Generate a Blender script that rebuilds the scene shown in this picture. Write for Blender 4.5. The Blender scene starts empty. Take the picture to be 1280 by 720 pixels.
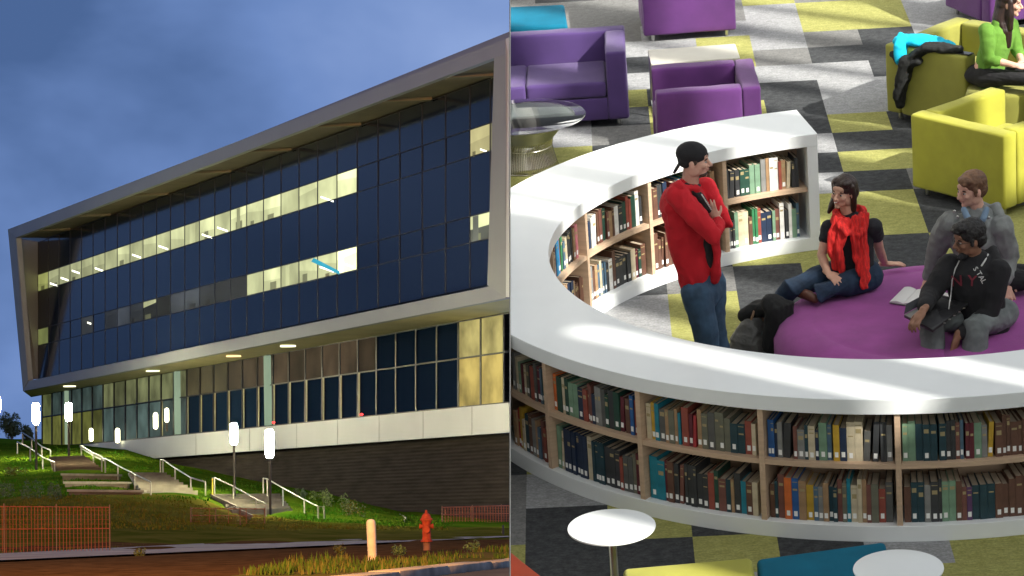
import bpy, bmesh, math, random
from mathutils import Vector, Matrix, noise
random.seed(11)
R_ = math.radians
V = Vector
scn = bpy.context.scene
COL = scn.collection
# ------------------------------------------------------------------ camera frames
F = 4000.0
def basis(pitch, roll):
    cp, sp = math.cos(pitch), math.sin(pitch)
    f = V((0, cp, sp)); r = V((1, 0, 0)); u = V((0, -sp, cp))
    return r*math.cos(roll)+u*math.sin(roll), -r*math.sin(roll)+u*math.cos(roll), f
CAMH = 8.233
EXPO, WORLD_S, SKY_E = .90, .15, .62
rR, uR, fR = basis(-0.34, -0.071)          # library hall
rL, uL, fL = basis(math.atan(269/4000), -0.018)   # street side, before it is set beside the hall
def cammat(r, u, f, loc):
    m = Matrix.Identity(4)
    for i, c in enumerate((r, u, -f)):
        for k in range(3): m[k][i] = c[k]
    m.translation = loc
    return m
CW = cammat(rR, uR, fR, V((0, 0, CAMH)))
CL = cammat(rL, uL, fL, V((0, 0, 0)))
TL = CW @ CL.inverted()
def rayR(u, v): return rR*((u-640)/F) - uR*((v-360)/F) + fR
def rayL(u, v): return rL*((u-640)/F) - uL*((v-360)/F) + fL
C0 = V((0, 0, CAMH))
def Q(u, v, z=None, y=None):
    d = rayR(u, v)
    t = (z-CAMH)/d.z if z is not None else y/d.y
    return C0 + d*t
def QL(u, v, Y):
    d = rayL(u, v); return d*(Y/d.y)
def projL(p):
    return 640+F*p.dot(rL)/p.dot(fL), 360-F*p.dot(uL)/p.dot(fL)
nR = (rR + fR*(2.5/F)).normalized()        # the partition between the two places
nL = (rL + fL*(2.5/F)).normalized()
# ------------------------------------------------------------------ materials
MATS = {}
def mat(name, col=(.5, .5, .5), rough=.6, metal=0., noise_amt=.0, nscale=8., bump=0., bscale=60., emit=None, estr=0., coat=0., spec=.5, stretch=None, col2=None, trans=0., sheen=0.):
    if name in MATS: return MATS[name]
    m = bpy.data.materials.new(name); m.use_nodes = True
    nt = m.node_tree; b = nt.nodes['Principled BSDF']
    b.inputs['Base Color'].default_value = (*col, 1)
    b.inputs['Roughness'].default_value = rough
    b.inputs['Metallic'].default_value = metal
    b.inputs['Specular IOR Level'].default_value = spec
    b.inputs['Coat Weight'].default_value = coat
    b.inputs['Transmission Weight'].default_value = trans
    b.inputs['Sheen Weight'].default_value = sheen
    if emit:
        b.inputs['Emission Color'].default_value = (*emit, 1); b.inputs['Emission Strength'].default_value = estr
    tc = nt.nodes.new('ShaderNodeTexCoord'); mp = nt.nodes.new('ShaderNodeMapping')
    nt.links.new(tc.outputs['Object'], mp.inputs['Vector'])
    if stretch: mp.inputs['Scale'].default_value = stretch
    if noise_amt > 0 or col2:
        n = nt.nodes.new('ShaderNodeTexNoise'); n.inputs['Scale'].default_value = nscale; n.inputs['Detail'].default_value = 6
        nt.links.new(mp.outputs[0], n.inputs['Vector'])
        r = nt.nodes.new('ShaderNodeValToRGB')
        r.color_ramp.elements[0].position = .3; r.color_ramp.elements[1].position = .7
        lo = [c*(1-noise_amt) for c in col]; hi = list(col2) if col2 else [min(1, c*(1+noise_amt)) for c in col]
        r.color_ramp.elements[0].color = (*lo, 1); r.color_ramp.elements[1].color = (*hi, 1)
        nt.links.new(n.outputs['Fac'], r.inputs[0]); nt.links.new(r.outputs[0], b.inputs['Base Color'])
    if bump > 0:
        n2 = nt.nodes.new('ShaderNodeTexNoise'); n2.inputs['Scale'].default_value = bscale; n2.inputs['Detail'].default_value = 4
        nt.links.new(mp.outputs[0], n2.inputs['Vector'])
        bp = nt.nodes.new('ShaderNodeBump'); bp.inputs['Strength'].default_value = bump; bp.inputs['Distance'].default_value = .01
        nt.links.new(n2.outputs['Fac'], bp.inputs['Height']); nt.links.new(bp.outputs[0], b.inputs['Normal'])
    MATS[name] = m
    return m
# ------------------------------------------------------------------ objects
SIDE = {'R': Matrix.Identity(4), 'L': TL}
def tagit(o, label=None, cat=None, group=None, kind=None):
    if label: o['label'] = label
    if cat: o['category'] = cat
    if group: o['group'] = group
    if kind: o['kind'] = kind
    return o
def clean(bm, M, side):
    """keep an object on its own side of the partition wall"""
    n = nR if side == 'R' else -nL
    co = C0 if side == 'R' else V((0, 0, 0))
    eps = .004
    mi = M.inverted()
    d = [((M @ v.co)-co).dot(n) for v in bm.verts]
    if d and min(d) < eps:
        if max(d) <= eps: bm.clear(); return
        lco = mi @ (co + n*eps)
        ln = (mi.to_3x3() @ n).normalized()
        res = bmesh.ops.bisect_plane(bm, geom=bm.verts[:]+bm.edges[:]+bm.faces[:], plane_co=lco, plane_no=ln, clear_inner=True)
        ed = [e for e in res['geom_cut'] if isinstance(e, bmesh.types.BMEdge)]
        try: bmesh.ops.holes_fill(bm, edges=[e for e in bm.edges if e.is_boundary and e in ed], sides=0)
        except Exception: pass
def mkobj(name, bm, mats, M, side, parent=None, smooth=False, cut=True):
    """bm is in coordinates local to M (M: local -> side space)"""
    if cut: clean(bm, M, side)
    if not bm.verts:
        bm.free(); return None
    me = bpy.data.meshes.new(name)
    bmesh.ops.recalc_face_normals(bm, faces=bm.faces[:]) if not smooth == 'keep' else None
    bm.to_mesh(me); bm.free()
    if not isinstance(mats, (list, tuple)): mats = [mats]
    for m in mats: me.materials.append(m)
    if smooth:
        for p in me.polygons: p.use_smooth = True
        if smooth == 'auto':
            try: me.set_sharp_from_angle(angle=R_(38))
            except Exception: pass
    o = bpy.data.objects.new(name, me); COL.objects.link(o)
    if parent: o.parent = parent
    else: o.matrix_world = SIDE[side] @ M
    return o
class Thing:
    def __init__(s, name, label, cat, loc=(0, 0, 0), rz=0, side='R', group=None, kind=None):
        s.side = side; s.M = Matrix.Translation(V(loc)) @ Matrix.Rotation(rz, 4, 'Z')
        s.o = bpy.data.objects.new(name, None); s.o.empty_display_size = .1
        COL.objects.link(s.o); s.o.matrix_world = SIDE[side] @ s.M
        tagit(s.o, label, cat, group, kind)
    def part(s, name, bm, mats, parent=None, space='local', smooth=False, label=None, cut=True):
        if space == 'S': bm.transform(s.M.inverted())
        o = mkobj(name, bm, mats, s.M, s.side, parent or s.o, smooth, cut)
        if o and label: o['label'] = label
        return o
def single(name, label, cat, bm, mats, side='R', group=None, kind=None, smooth=False, loc=None, cut=True):
    """bm in side space; the origin goes to the base of the thing"""
    if not bm.verts: return None
    if loc is None:
        xs = [v.co.x for v in bm.verts]; ys = [v.co.y for v in bm.verts]; zs = [v.co.z for v in bm.verts]
        loc = V(((min(xs)+max(xs))/2, (min(ys)+max(ys))/2, min(zs)))
    M = Matrix.Translation(V(loc)); bm.transform(M.inverted())
    o = mkobj(name, bm, mats, M, side, None, smooth, cut)
    if o: tagit(o, label, cat, group, kind)
    return o
# ------------------------------------------------------------------ shapes
def B(): return bmesh.new()
def hexa(bm, p8, mi=0):
    vs = [bm.verts.new(p) for p in p8]
    for f in ((0, 3, 2, 1), (4, 5, 6, 7), (0, 1, 5, 4), (1, 2, 6, 5), (2, 3, 7, 6), (3, 0, 4, 7)):
        fa = bm.faces.new([vs[i] for i in f]); fa.material_index = mi
    return vs
def box(bm, x0, x1, y0, y1, z0, z1, mi=0):
    return hexa(bm, [(x0, y0, z0), (x1, y0, z0), (x1, y1, z0), (x0, y1, z0), (x0, y0, z1), (x1, y0, z1), (x1, y1, z1), (x0, y1, z1)], mi)
def slab(bm, q, vec, mi=0):
    """a quad given thickness along vec"""
    q = [V(p) for p in q]; return hexa(bm, q+[p+vec for p in q], mi)
def bevel(bm, w, seg=2):
    bmesh.ops.bevel(bm, geom=bm.edges[:], offset=w, segments=seg, profile=.5, affect='EDGES')
    return bm
def rbox(x0, x1, y0, y1, z0, z1, w=.02, seg=3, soft=.007):
    bm = B(); box(bm, x0, x1, y0, y1, z0, z1); bevel(bm, w, seg)
    for ax, (a, b) in enumerate(((x0, x1), (y0, y1), (z0, z1))):
        n = max(1, int((b-a)/.07)); no = V((ax == 0, ax == 1, ax == 2))
        for i in range(1, n): bmesh.ops.bisect_plane(bm, geom=bm.verts[:]+bm.edges[:]+bm.faces[:], plane_co=no*(a+(b-a)*i/n), plane_no=no)
    bm.normal_update(); o = V((x0*3.1, y0*1.7, random.random()*9)); c = V(((x0+x1)/2, (y0+y1)/2, (z0+z1)/2))
    for v in bm.verts:
        p = v.co; e = min(min(p.x-x0, x1-p.x)+min(p.y-y0, y1-p.y), .3)
        v.co = p+v.normal*(noise.noise(p*4+o)*soft*1.3+noise.noise(p*13+o)*soft*.35)
    return bm
def frame_of(t, ref):
    t = t.normalized()
    a = ref - t*ref.dot(t)
    if a.length < 1e-4: a = V((1, 0, 0)) - t*t.x
    if a.length < 1e-4: a = V((0, 1, 0)) - t*t.y
    a.normalize(); return a, t.cross(a).normalized()
def tube(bm, pts, rads, ref=V((1, 0, 0)), seg=14, cap=True, mi=0):
    pts = [V(p) for p in pts]; n = len(pts)
    rr = [(r, r) if not isinstance(r, (tuple, list)) else r for r in rads]
    rings = []
    def ring(c, a, b, ra, rb):
        return [bm.verts.new(c+a*(math.cos(2*math.pi*i/seg)*ra)+b*(math.sin(2*math.pi*i/seg)*rb)) for i in range(seg)]
    for i in range(n):
        t = (pts[min(i+1, n-1)]-pts[max(i-1, 0)])
        if t.length < 1e-6: t = V((0, 0, 1))
        a, b = frame_of(t, ref); t.normalize()
        if i == 0 and cap:
            for k in (80, 55, 28):
                s, c = math.cos(R_(k)), math.sin(R_(k))
                rings.append(ring(pts[i]-t*(c*min(rr[i])), a, b, rr[i][0]*s, rr[i][1]*s))
        rings.append(ring(pts[i], a, b, *rr[i]))
        if i == n-1 and cap:
            for k in (28, 55, 80):
                s, c = math.cos(R_(k)), math.sin(R_(k))
                rings.append(ring(pts[i]+t*(c*min(rr[i])), a, b, rr[i][0]*s, rr[i][1]*s))
    for r0, r1 in zip(rings, rings[1:]):
        for i in range(seg):
            f = bm.faces.new((r0[i], r0[(i+1) % seg], r1[(i+1) % seg], r1[i])); f.material_index = mi
    f = bm.faces.new(rings[0][::-1]); f.material_index = mi
    f = bm.faces.new(rings[-1]); f.material_index = mi
def ell(bm, c, r, rot=None, sub=3, mi=0):
    m = Matrix.Translation(V(c)) @ (rot.to_4x4() if rot else Matrix.Identity(4)) @ Matrix.Diagonal((*r, 1))
    res = bmesh.ops.create_icosphere(bm, subdivisions=sub, radius=1, matrix=m)
    for v in res['verts']:
        for f in v.link_faces: f.material_index = mi
def cyl(bm, c, r, h, seg=32, r2=None, axis=None, mi=0):
    m = Matrix.Translation(V(c)+V((0, 0, h/2)))
    res = bmesh.ops.create_cone(bm, cap_ends=True, segments=seg, radius1=r, radius2=r if r2 is None else r2, depth=h, matrix=m)
    for v in res['verts']:
        for f in v.link_faces: f.material_index = mi
def lathe(bm, c, prof, seg=32, mi=0, axis=None):
    c = V(c); rings = []
    ax = axis or Matrix.Identity(3)
    for r, z in prof:
        rings.append([bm.verts.new(c+ax @ V((math.cos(2*math.pi*i/seg)*r, math.sin(2*math.pi*i/seg)*r, z))) for i in range(seg)])
    for a, b in zip(rings, rings[1:]):
        for i in range(seg):
            f = bm.faces.new((a[i], a[(i+1) % seg], b[(i+1) % seg], b[i])); f.material_index = mi
    bm.faces.new(rings[0][::-1]).material_index = mi; bm.faces.new(rings[-1]).material_index = mi
def arc(bm, c, r0, r1, z0, z1, a0, a1, step=1.5, mi=0, bev=0):
    n = max(1, int(abs(a1-a0)/step)); prev = None
    for i in range(n+1):
        a = R_(a0+(a1-a0)*i/n); d = V((math.cos(a), math.sin(a), 0)); c2 = V((c[0], c[1], 0))
        if bev:
            b = bev
            pr = [(r0, z0+b), (r0+b, z0), (r1-b, z0), (r1, z0+b), (r1, z1-b), (r1-b, z1), (r0+b, z1), (r0, z1-b)]
        else: pr = [(r0, z0), (r1, z0), (r1, z1), (r0, z1)]
        cur = [bm.verts.new(c2+d*r+V((0, 0, z))) for r, z in pr]
        k = len(cur)
        if prev:
            for j in range(k): bm.faces.new((prev[j], prev[(j+1) % k], cur[(j+1) % k], cur[j])).material_index = mi
        else: bm.faces.new(cur[::-1]).material_index = mi
        prev = cur
    bm.faces.new(prev).material_index = mi
def meld(bm, vox=.008, smooth=3, wr=0., wf=9., wdir=None):
    """one continuous surface from overlapping volumes"""
    me = bpy.data.meshes.new('t'); bmesh.ops.recalc_face_normals(bm, faces=bm.faces[:]); bm.to_mesh(me); bm.free()
    o = bpy.data.objects.new('t', me); COL.objects.link(o)
    m = o.modifiers.new('r', 'REMESH'); m.mode = 'VOXEL'; m.voxel_size = vox; m.adaptivity = 0
    if smooth:
        s = o.modifiers.new('s', 'SMOOTH'); s.factor = .5; s.iterations = smooth
    dg = bpy.context.evaluated_depsgraph_get()
    me2 = bpy.data.meshes.new_from_object(o.evaluated_get(dg))
    out = bmesh.new(); out.from_mesh(me2)
    bpy.data.objects.remove(o); bpy.data.meshes.remove(me); bpy.data.meshes.remove(me2)
    if wr:
        out.normal_update()
        sc = wdir or V((1, 1, 1))
        for v in out.verts:
            p = V((v.co.x*sc.x, v.co.y*sc.y, v.co.z*sc.z))
            k = noise.noise(p*wf)*.7 + (.5-abs(noise.noise(p*wf*1.9+V((3, 7, 1)))))*.8
            v.co += v.normal*(k*wr)
    return out
# ================================================================== THE LIBRARY HALL
RC = V((2.752, 21.195, 0)); RO, RI = 3.167, 2.48
m_white = mat('white_lacquer', (.80, .83, .83), rough=.38, noise_amt=.02, nscale=3, coat=.15)
m_wood = mat('pale_oak', (.52, .37, .25), rough=.5, noise_amt=.12, nscale=3, stretch=(1, 1, 14), bump=.05)
m_wood2 = mat('oak_shelf', (.48, .34, .225), rough=.5, noise_amt=.1, nscale=14, bump=.05)
m_purple = mat('purple_wool', (.090, .020, .135), rough=.9, noise_amt=.12, nscale=5, bump=.35, bscale=260, sheen=.15)
m_purple2 = mat('violet_wool', (.060, .028, .135), rough=.9, noise_amt=.1, nscale=5, bump=.35, bscale=260, sheen=.15)
m_magenta = mat('magenta_wool', (.30, .055, .27), rough=.92, noise_amt=.16, nscale=4, bump=.4, bscale=200, sheen=.1)
m_lime = mat('lime_wool', (.34, .33, .028), rough=.85, noise_amt=.1, nscale=5, bump=.3, bscale=240, sheen=.1)
m_olive = mat('olive_wool', (.27, .265, .045), rough=.85, noise_amt=.1, nscale=5, bump=.3, bscale=240, sheen=.1)
m_teal = mat('teal_wool', (.003, .12, .20), rough=.85, noise_amt=.1, nscale=5, bump=.3, bscale=240, spec=.2)
m_orange = mat('orange_wool', (.55, .08, .03), rough=.85, noise_amt=.1, nscale=5, bump=.3, bscale=240)
m_steel = mat('brushed_steel', (.6, .6, .58), rough=.28, metal=1.)
m_black = mat('black_plastic', (.012, .012, .013), rough=.35)
# carpet: four colours of woven tile
def carpet(name, col, col2):
    m = mat(name, col, rough=.97, col2=col2, nscale=16, bump=.5, bscale=190, spec=.1)
    nt = m.node_tree; b = nt.nodes['Principled BSDF']
    tc = nt.nodes.new('ShaderNodeTexCoord'); mp = nt.nodes.new('ShaderNodeMapping'); mp.inputs['Scale'].default_value = (9, 70, 1)
    n = nt.nodes.new('ShaderNodeTexNoise'); n.inputs['Scale'].default_value = 1; n.inputs['Detail'].default_value = 5
    n3 = nt.nodes.new('ShaderNodeTexNoise'); n3.inputs['Scale'].default_value = 55; n3.inputs['Detail'].default_value = 3
    mx = nt.nodes.new('ShaderNodeMix'); mx.data_type = 'RGBA'; mx.blend_type = 'OVERLAY'; mx.inputs['Factor'].default_value = .35
    mx2 = nt.nodes.new('ShaderNodeMix'); mx2.data_type = 'RGBA'; mx2.blend_type = 'OVERLAY'; mx2.inputs['Factor'].default_value = .5
    src = b.inputs['Base Color'].links[0].from_socket
    nt.links.new(tc.outputs['Object'], mp.inputs[0]); nt.links.new(mp.outputs[0], n.inputs['Vector']); nt.links.new(tc.outputs['Object'], n3.inputs['Vector'])
    nt.links.new(src, mx.inputs['A']); nt.links.new(n.outputs['Fac'], mx.inputs['B'])
    nt.links.new(mx.outputs['Result'], mx2.inputs['A']); nt.links.new(n3.outputs['Fac'], mx2.inputs['B'])
    nt.links.new(mx2.outputs['Result'], b.inputs['Base Color'])
    return m
CARP = dict(L=carpet('carpet_light_grey', (.25, .255, .26), (.33, .335, .34)), M=carpet('carpet_mid_grey', (.15, .15, .145), (.20, .20, .195)),
            D=carpet('carpet_charcoal', (.038, .041, .044), (.068, .071, .074)), Y=carpet('carpet_olive_yellow', (.27, .27, .085), (.345, .34, .12)))
def cell(p):
    return math.floor((p.x-1.005-.035*(p.y-18))/.525), math.floor((p.y-18.43+.06*p.x)/.565)
samples = '''L 960 20,L 980 60,L 950 30,Y 1060 20,Y 1110 20,Y 1100 8,Y 1040 10,L 1150 20,L 1180 8,L 1170 40,D 1060 50,D 1040 70,D 1085 68,D 1090 50,D 1020 60,D 1120 42,D 1120 55,M 1015 48,
L 1060 88,L 1040 95,L 1090 100,L 1060 110,L 1095 130,L 1060 130,L 1030 130,L 1000 95,L 970 85,D 960 120,D 990 115,D 1000 125,D 1010 140,D 1020 150,Y 1060 150,Y 1090 155,Y 1045 160,D 1120 160,D 1060 178,D 1100 178,D 1125 180,
Y 1080 200,Y 1110 200,Y 1060 200,Y 1130 205,D 1035 205,L 1032 178,L 1035 225,D 1085 225,D 1120 225,Y 1060 260,Y 1110 250,Y 1110 275,Y 1080 270,Y 1140 265,D 1130 300,D 1100 300,D 1150 300,D 1110 305,D 1150 260,D 1165 250,D 1165 280,D 1180 290,D 1190 270,
Y 1120 325,Y 1200 320,Y 1220 310,Y 1270 300,Y 1270 330,Y 1060 325,Y 1040 335,Y 1275 350,Y 1250 290,Y 1010 325,Y 985 335,Y 950 345,Y 930 340,Y 960 330,D 925 362,D 955 368,D 970 375,D 930 380,D 925 395,D 935 410,L 925 425,L 940 435,L 905 428,L 890 432,
Y 850 385,Y 860 400,Y 845 410,Y 905 390,Y 908 375,Y 905 410,Y 880 375,Y 890 400,M 860 362,M 900 358,D 800 365,D 780 375,D 815 380,D 800 380,D 790 385,L 800 402,L 820 410,L 790 395,
M 645 600,M 643 590,M 645 620,M 643 575,D 655 585,L 700 615,L 730 635,L 680 625,L 740 645,M 645 640,M 645 660,D 700 665,D 680 655,D 700 690,D 740 690,D 690 710,D 665 700,D 850 690,D 820 700,D 760 705,Y 645 690,Y 840 665,Y 820 672,D 900 668,D 930 671,D 890 662,
Y 900 685,Y 940 680,Y 920 690,Y 890 690,D 1000 678,D 1040 680,D 985 682,D 1060 684,L 1090 684,L 1130 682,L 1160 680,L 1175 682,L 1100 700,Y 1220 690,Y 1260 680,Y 1200 700,Y 1270 700,Y 1210 680,
Y 700 195,Y 720 190,Y 690 200,Y 740 180,D 720 175,L 730 165,L 750 160,M 760 170,L 645 225,Y 660 215,D 795 145,Y 798 135,Y 792 122,D 797 148,L 795 100,D 795 85,L 795 95,D 800 70,L 800 60,L 830 55,L 860 52,Y 880 52,Y 900 50,Y 935 50,Y 940 65,Y 920 55,Y 938 5,L 945 15,L 948 35,L 950 50,L 948 70,M 960 75,
M 720 20,M 760 20,M 740 40,M 790 45,M 700 5,M 660 5,M 790 10,M 640 3,M 780 30,M 930 20,L 935 35,D 1190 60,D 1180 55,D 1100 80,L 1195 30,D 1160 340,D 1240 160,D 1250 140,Y 1275 260'''
cellcol = {}
for s in samples.replace('\n', '').split(','):
    k, u, v = s.split(); cellcol[cell(Q(float(u), float(v), z=0))] = k
bm = B(); keys = 'LMDY'
for c in range(-14, 22):
    for r in range(-14, 46):
        def pt(cc, rr):
            # intersection of the column line and the row line
            y = 18.43+.565*rr; x = 1.005+.525*cc
            for _ in range(6):
                xx = 1.005+.525*cc+.035*(y-18); y = 18.43+.565*rr-.06*xx
            return (xx, y, 0)
        rnd = random.Random(hash((c//2, r))*7+5)
        k = cellcol.get((c, r)) or rnd.choice('LDYYMD' if r < 20 else 'LMLDM')
        f = bm.faces.new([bm.verts.new(pt(*q)) for q in ((c, r), (c+1, r), (c+1, r+1), (c, r+1))]); f.material_index = keys.index(k)
bmesh.ops.remove_doubles(bm, verts=bm.verts[:], dist=.001)
o = mkobj('floor', bm, [CARP[k] for k in keys], Matrix.Identity(4), 'R'); o['kind'] = 'structure'

# partition between the hall and the street
def part_quad(y0, y1, z0, z1):
    def xx(y, z): return (-nR.y*y - nR.z*(z-CAMH))/nR.x
    return [V((xx(y, z), y, z)) for y, z in ((y0, z0), (y1, z0), (y1, z1), (y0, z1))]
m_wall = mat('painted_wall', (.74, .73, .70), rough=.8, noise_amt=.03, nscale=2)
bm = B(); slab(bm, part_quad(15.2, 44, 0, 9.5), nR*.0035)
o = mkobj('partition_wall', bm, m_wall, Matrix.Identity(4), 'R', cut=False)
tagit(o, 'thin white partition wall closing the left side of the library hall', 'wall')

# unseen wall added to shape the sun: gaps placed for its streaks, solid below
E_AZ = V((.766, -.643, 0)); E_W = V((.643, .766, 0)); WA = 6.5; EL = 38.
gobo_fins = [(15.24, 15.43, 13.5, 15.75), (13.25, 13.62, 11, 14.9), (15.9, 16.05, 13.2, 14.9), (17.12, 17.3, 15.4, 30), (17.52, 17.83, 15.2, 30), (18.25, 18.82, 15.2, 30), (19.15, 19.5, 15.7, 30),
        (20.1, 20.32, 15.4, 30), (21.0, 21.3, 15.0, 30), (21.8, 22.15, 14.6, 30), (22.7, 23.2, 15.0, 30), (23.5, 23.9, 15.5, 30), (24.1, 24.6, 15.2, 30), (25.0, 25.5, 15.2, 30), (25.7, 26.15, 15.2, 30), (26.5, 27., 15.5, 30)]
gobo_fins.sort()
bm = B()
def wallbox(w0, w1, z0, z1):
    p = [E_AZ*a+E_W*w for a, w in ((WA, w0), (WA+.12, w0), (WA+.12, w1), (WA, w1))]
    hexa(bm, [q+V((0, 0, z0)) for q in p]+[q+V((0, 0, z1)) for q in p])
TOPW = 24.
w = 4.
for (a, b, z0, z1) in gobo_fins:
    wallbox(w, a, 0, TOPW)
    wallbox(a, b, 0, z0)
    if z1 < TOPW: wallbox(a, b, z1, TOPW)
    w = b
wallbox(w, 34, 0, TOPW)
o = mkobj('sun_gobo_wall', bm, m_wall, Matrix.Identity(4), 'R', cut=False)
tagit(o, 'unseen tall white wall, its narrow openings placed to streak the sunlight', 'wall')

# ------------------------------------------------------------------ curved bookcase
A_END, A_OUT = 97.3, 328.
Z = dict(base=.105, s0=.482, s1=.515, top=.85)
case = Thing('curved_bookcase', 'white ring shaped double sided bookcase with oak shelves full of books', 'bookcase', (RC.x, RC.y, 0))
bm = B(); arc(bm, RC, RI, RO, .85, .95, A_END, A_OUT, 1.2, bev=.003); case.part('counter_top', bm, m_white, space='S', smooth='auto')
bm = B(); arc(bm, RC, RI+.004, RO-.004, .0, .105, A_END, A_OUT, 1.2, bev=.002); case.part('plinth', bm, m_white, space='S', smooth='auto')
bm = B(); arc(bm, RC, 2.81, 2.835, .105, .85, A_END+1, A_OUT, 1.5); case.part('back_panel', bm, m_wood2, space='S', smooth='auto')
bm = B(); arc(bm, RC, RI+.003, RO-.003, .1052, .8498, A_END+.02, A_END+1.9, .5); case.part('end_panel', bm, m_white, space='S', smooth='auto')
bm = B(); arc(bm, RC, 2.836, RO-.02, Z['s0'], Z['s1'], A_END+2, A_OUT, 1.2); case.part('shelf', bm, m_wood, space='S', smooth='auto')
bm = B(); arc(bm, RC, RI+.022, 2.809, Z['s0'], Z['s1'], A_END+2, A_OUT, 1.2); case.part('shelf', bm, m_wood, space='S', smooth='auto')
OUTD = [184, 199.4, 214.96, 230.3, 246., 261.5, 277, 292.5, 308]
IND = [115.1, 131.7, 150.4, 168, 185, 202, 219, 236, 253, 270, 287, 304]
for a in OUTD:
    bm = B(); h = .32; arc(bm, RC, 2.836, RO-.014, .105, .85, a-h, a+h, 1); o = case.part('divider', bm, m_wood, space='S')
for a in IND:
    bm = B(); h = .4; arc(bm, RC, RI+.016, 2.809, .105, .85, a-h, a+h, 1); case.part('divider', bm, m_wood, space='S')

# ------------------------------------------------------------------ books
BC = {'black': (.012, .013, .015), 'charcoal': (.035, .037, .04), 'navy': (.012, .025, .06), 'dark teal': (.012, .045, .06), 'dark green': (.015, .06, .04), 'green': (.03, .17, .07), 'pale green': (.17, .29, .19),
      'blue': (.02, .1, .3), 'bright blue': (.015, .22, .45), 'slate blue': (.07, .13, .19), 'teal': (.01, .19, .26), 'maroon': (.11, .015, .025), 'red': (.36, .03, .035), 'brick red': (.27, .06, .04), 'orange': (.6, .14, .03),
      'brown': (.12, .055, .035), 'reddish brown': (.17, .065, .05), 'tan': (.34, .21, .11), 'cream': (.56, .48, .33), 'white': (.72, .71, .67), 'grey': (.21, .21, .20), 'dark grey': (.09, .09, .085), 'mustard': (.5, .31, .03), 'olive grey': (.14, .14, .10), 'purple': (.10, .04, .12), 'pink': (.52, .17, .20), 'yellow': (.7, .5, .02)}
m_page = mat('paper_edges', (.50, .42, .31), rough=.9, noise_amt=.15, nscale=60, stretch=(30, 30, 1))
m_label = mat('paper_label', (.8, .8, .77), rough=.7)
m_gold = mat('faded_gilt', (.35, .28, .14), rough=.5)
def bookmat(c):
    col = BC[c]; return mat('cover_'+c.replace(' ', '_'), col, rough=.55, noise_amt=.2, nscale=14, bump=.1, bscale=90)
def sgrey(c): return 'charcoal' if c == 'black' else c
PAL_OUT = ['black', 'charcoal', 'navy', 'dark teal', 'dark green', 'maroon', 'brick red', 'brown', 'reddish brown', 'tan', 'cream', 'grey', 'dark grey', 'olive grey', 'slate blue', 'teal', 'pale green', 'mustard', 'red', 'blue', 'orange', 'purple']
W_OUT = [7, 7, 5, 5, 5, 6, 6, 5, 7, 6, 6, 7, 5, 6, 5, 2, 4, 2, 3, 3, 1, 2]
PAL_IN = ['cream', 'tan', 'white', 'grey', 'brown', 'reddish brown', 'black', 'charcoal', 'dark green', 'green', 'slate blue', 'bright blue', 'brick red', 'orange', 'pale green', 'pink', 'navy', 'maroon']
W_IN = [9, 8, 6, 7, 6, 6, 6, 6, 4, 2, 4, 2, 4, 2, 4, 1, 3, 2]
ORD = ['', 'first', 'second', 'third', 'fourth', 'fifth', 'sixth', 'seventh', 'eighth', 'ninth', 'tenth', 'eleventh', 'twelfth', 'thirteenth', 'fourteenth', 'fifteenth', 'sixteenth', 'seventeenth', 'eighteenth', 'nineteenth', 'twentieth'] + ['twenty-'+x for x in 'first second third fourth fifth sixth seventh eighth ninth'.split()] + ['thirtieth'] + ['thirty-'+x for x in 'first second third fourth fifth sixth seventh eighth ninth'.split()]
def book_bm(bm, w, d, h, rnd, off=0):
    """spine faces -y, book stands on z=0"""
    t = .0035
    box(bm, -w/2, -w/2+t, 0, d, 0, h, 0); box(bm, w/2-t, w/2, 0, d, 0, h, 0); box(bm, -w/2+t+.0002, w/2-t-.0002, 0, t, 0, h, 0)
    box(bm, -w/2+t+.0004, w/2-t-.0004, t+.0006, d-.006, .003, h-.006, 1)
    if rnd.random() < .72:
        lw = min(w*.36, .011); z0 = .018+rnd.random()*.012
        box(bm, -lw, lw, -.0012, -.0002, z0, z0+.034, 2)
    if rnd.random() < .55:
        z0 = h*rnd.uniform(.62, .8); box(bm, -w*.34, w*.34, -.001, -.0001, z0, z0+rnd.uniform(.006, .03), 3)
        if rnd.random() < .5: box(bm, -w*.38, w*.38, -.001, -.0001, h*.9, h*.9+.004, 3)
used_labels = set(); books = []; extra_book = None
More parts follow.
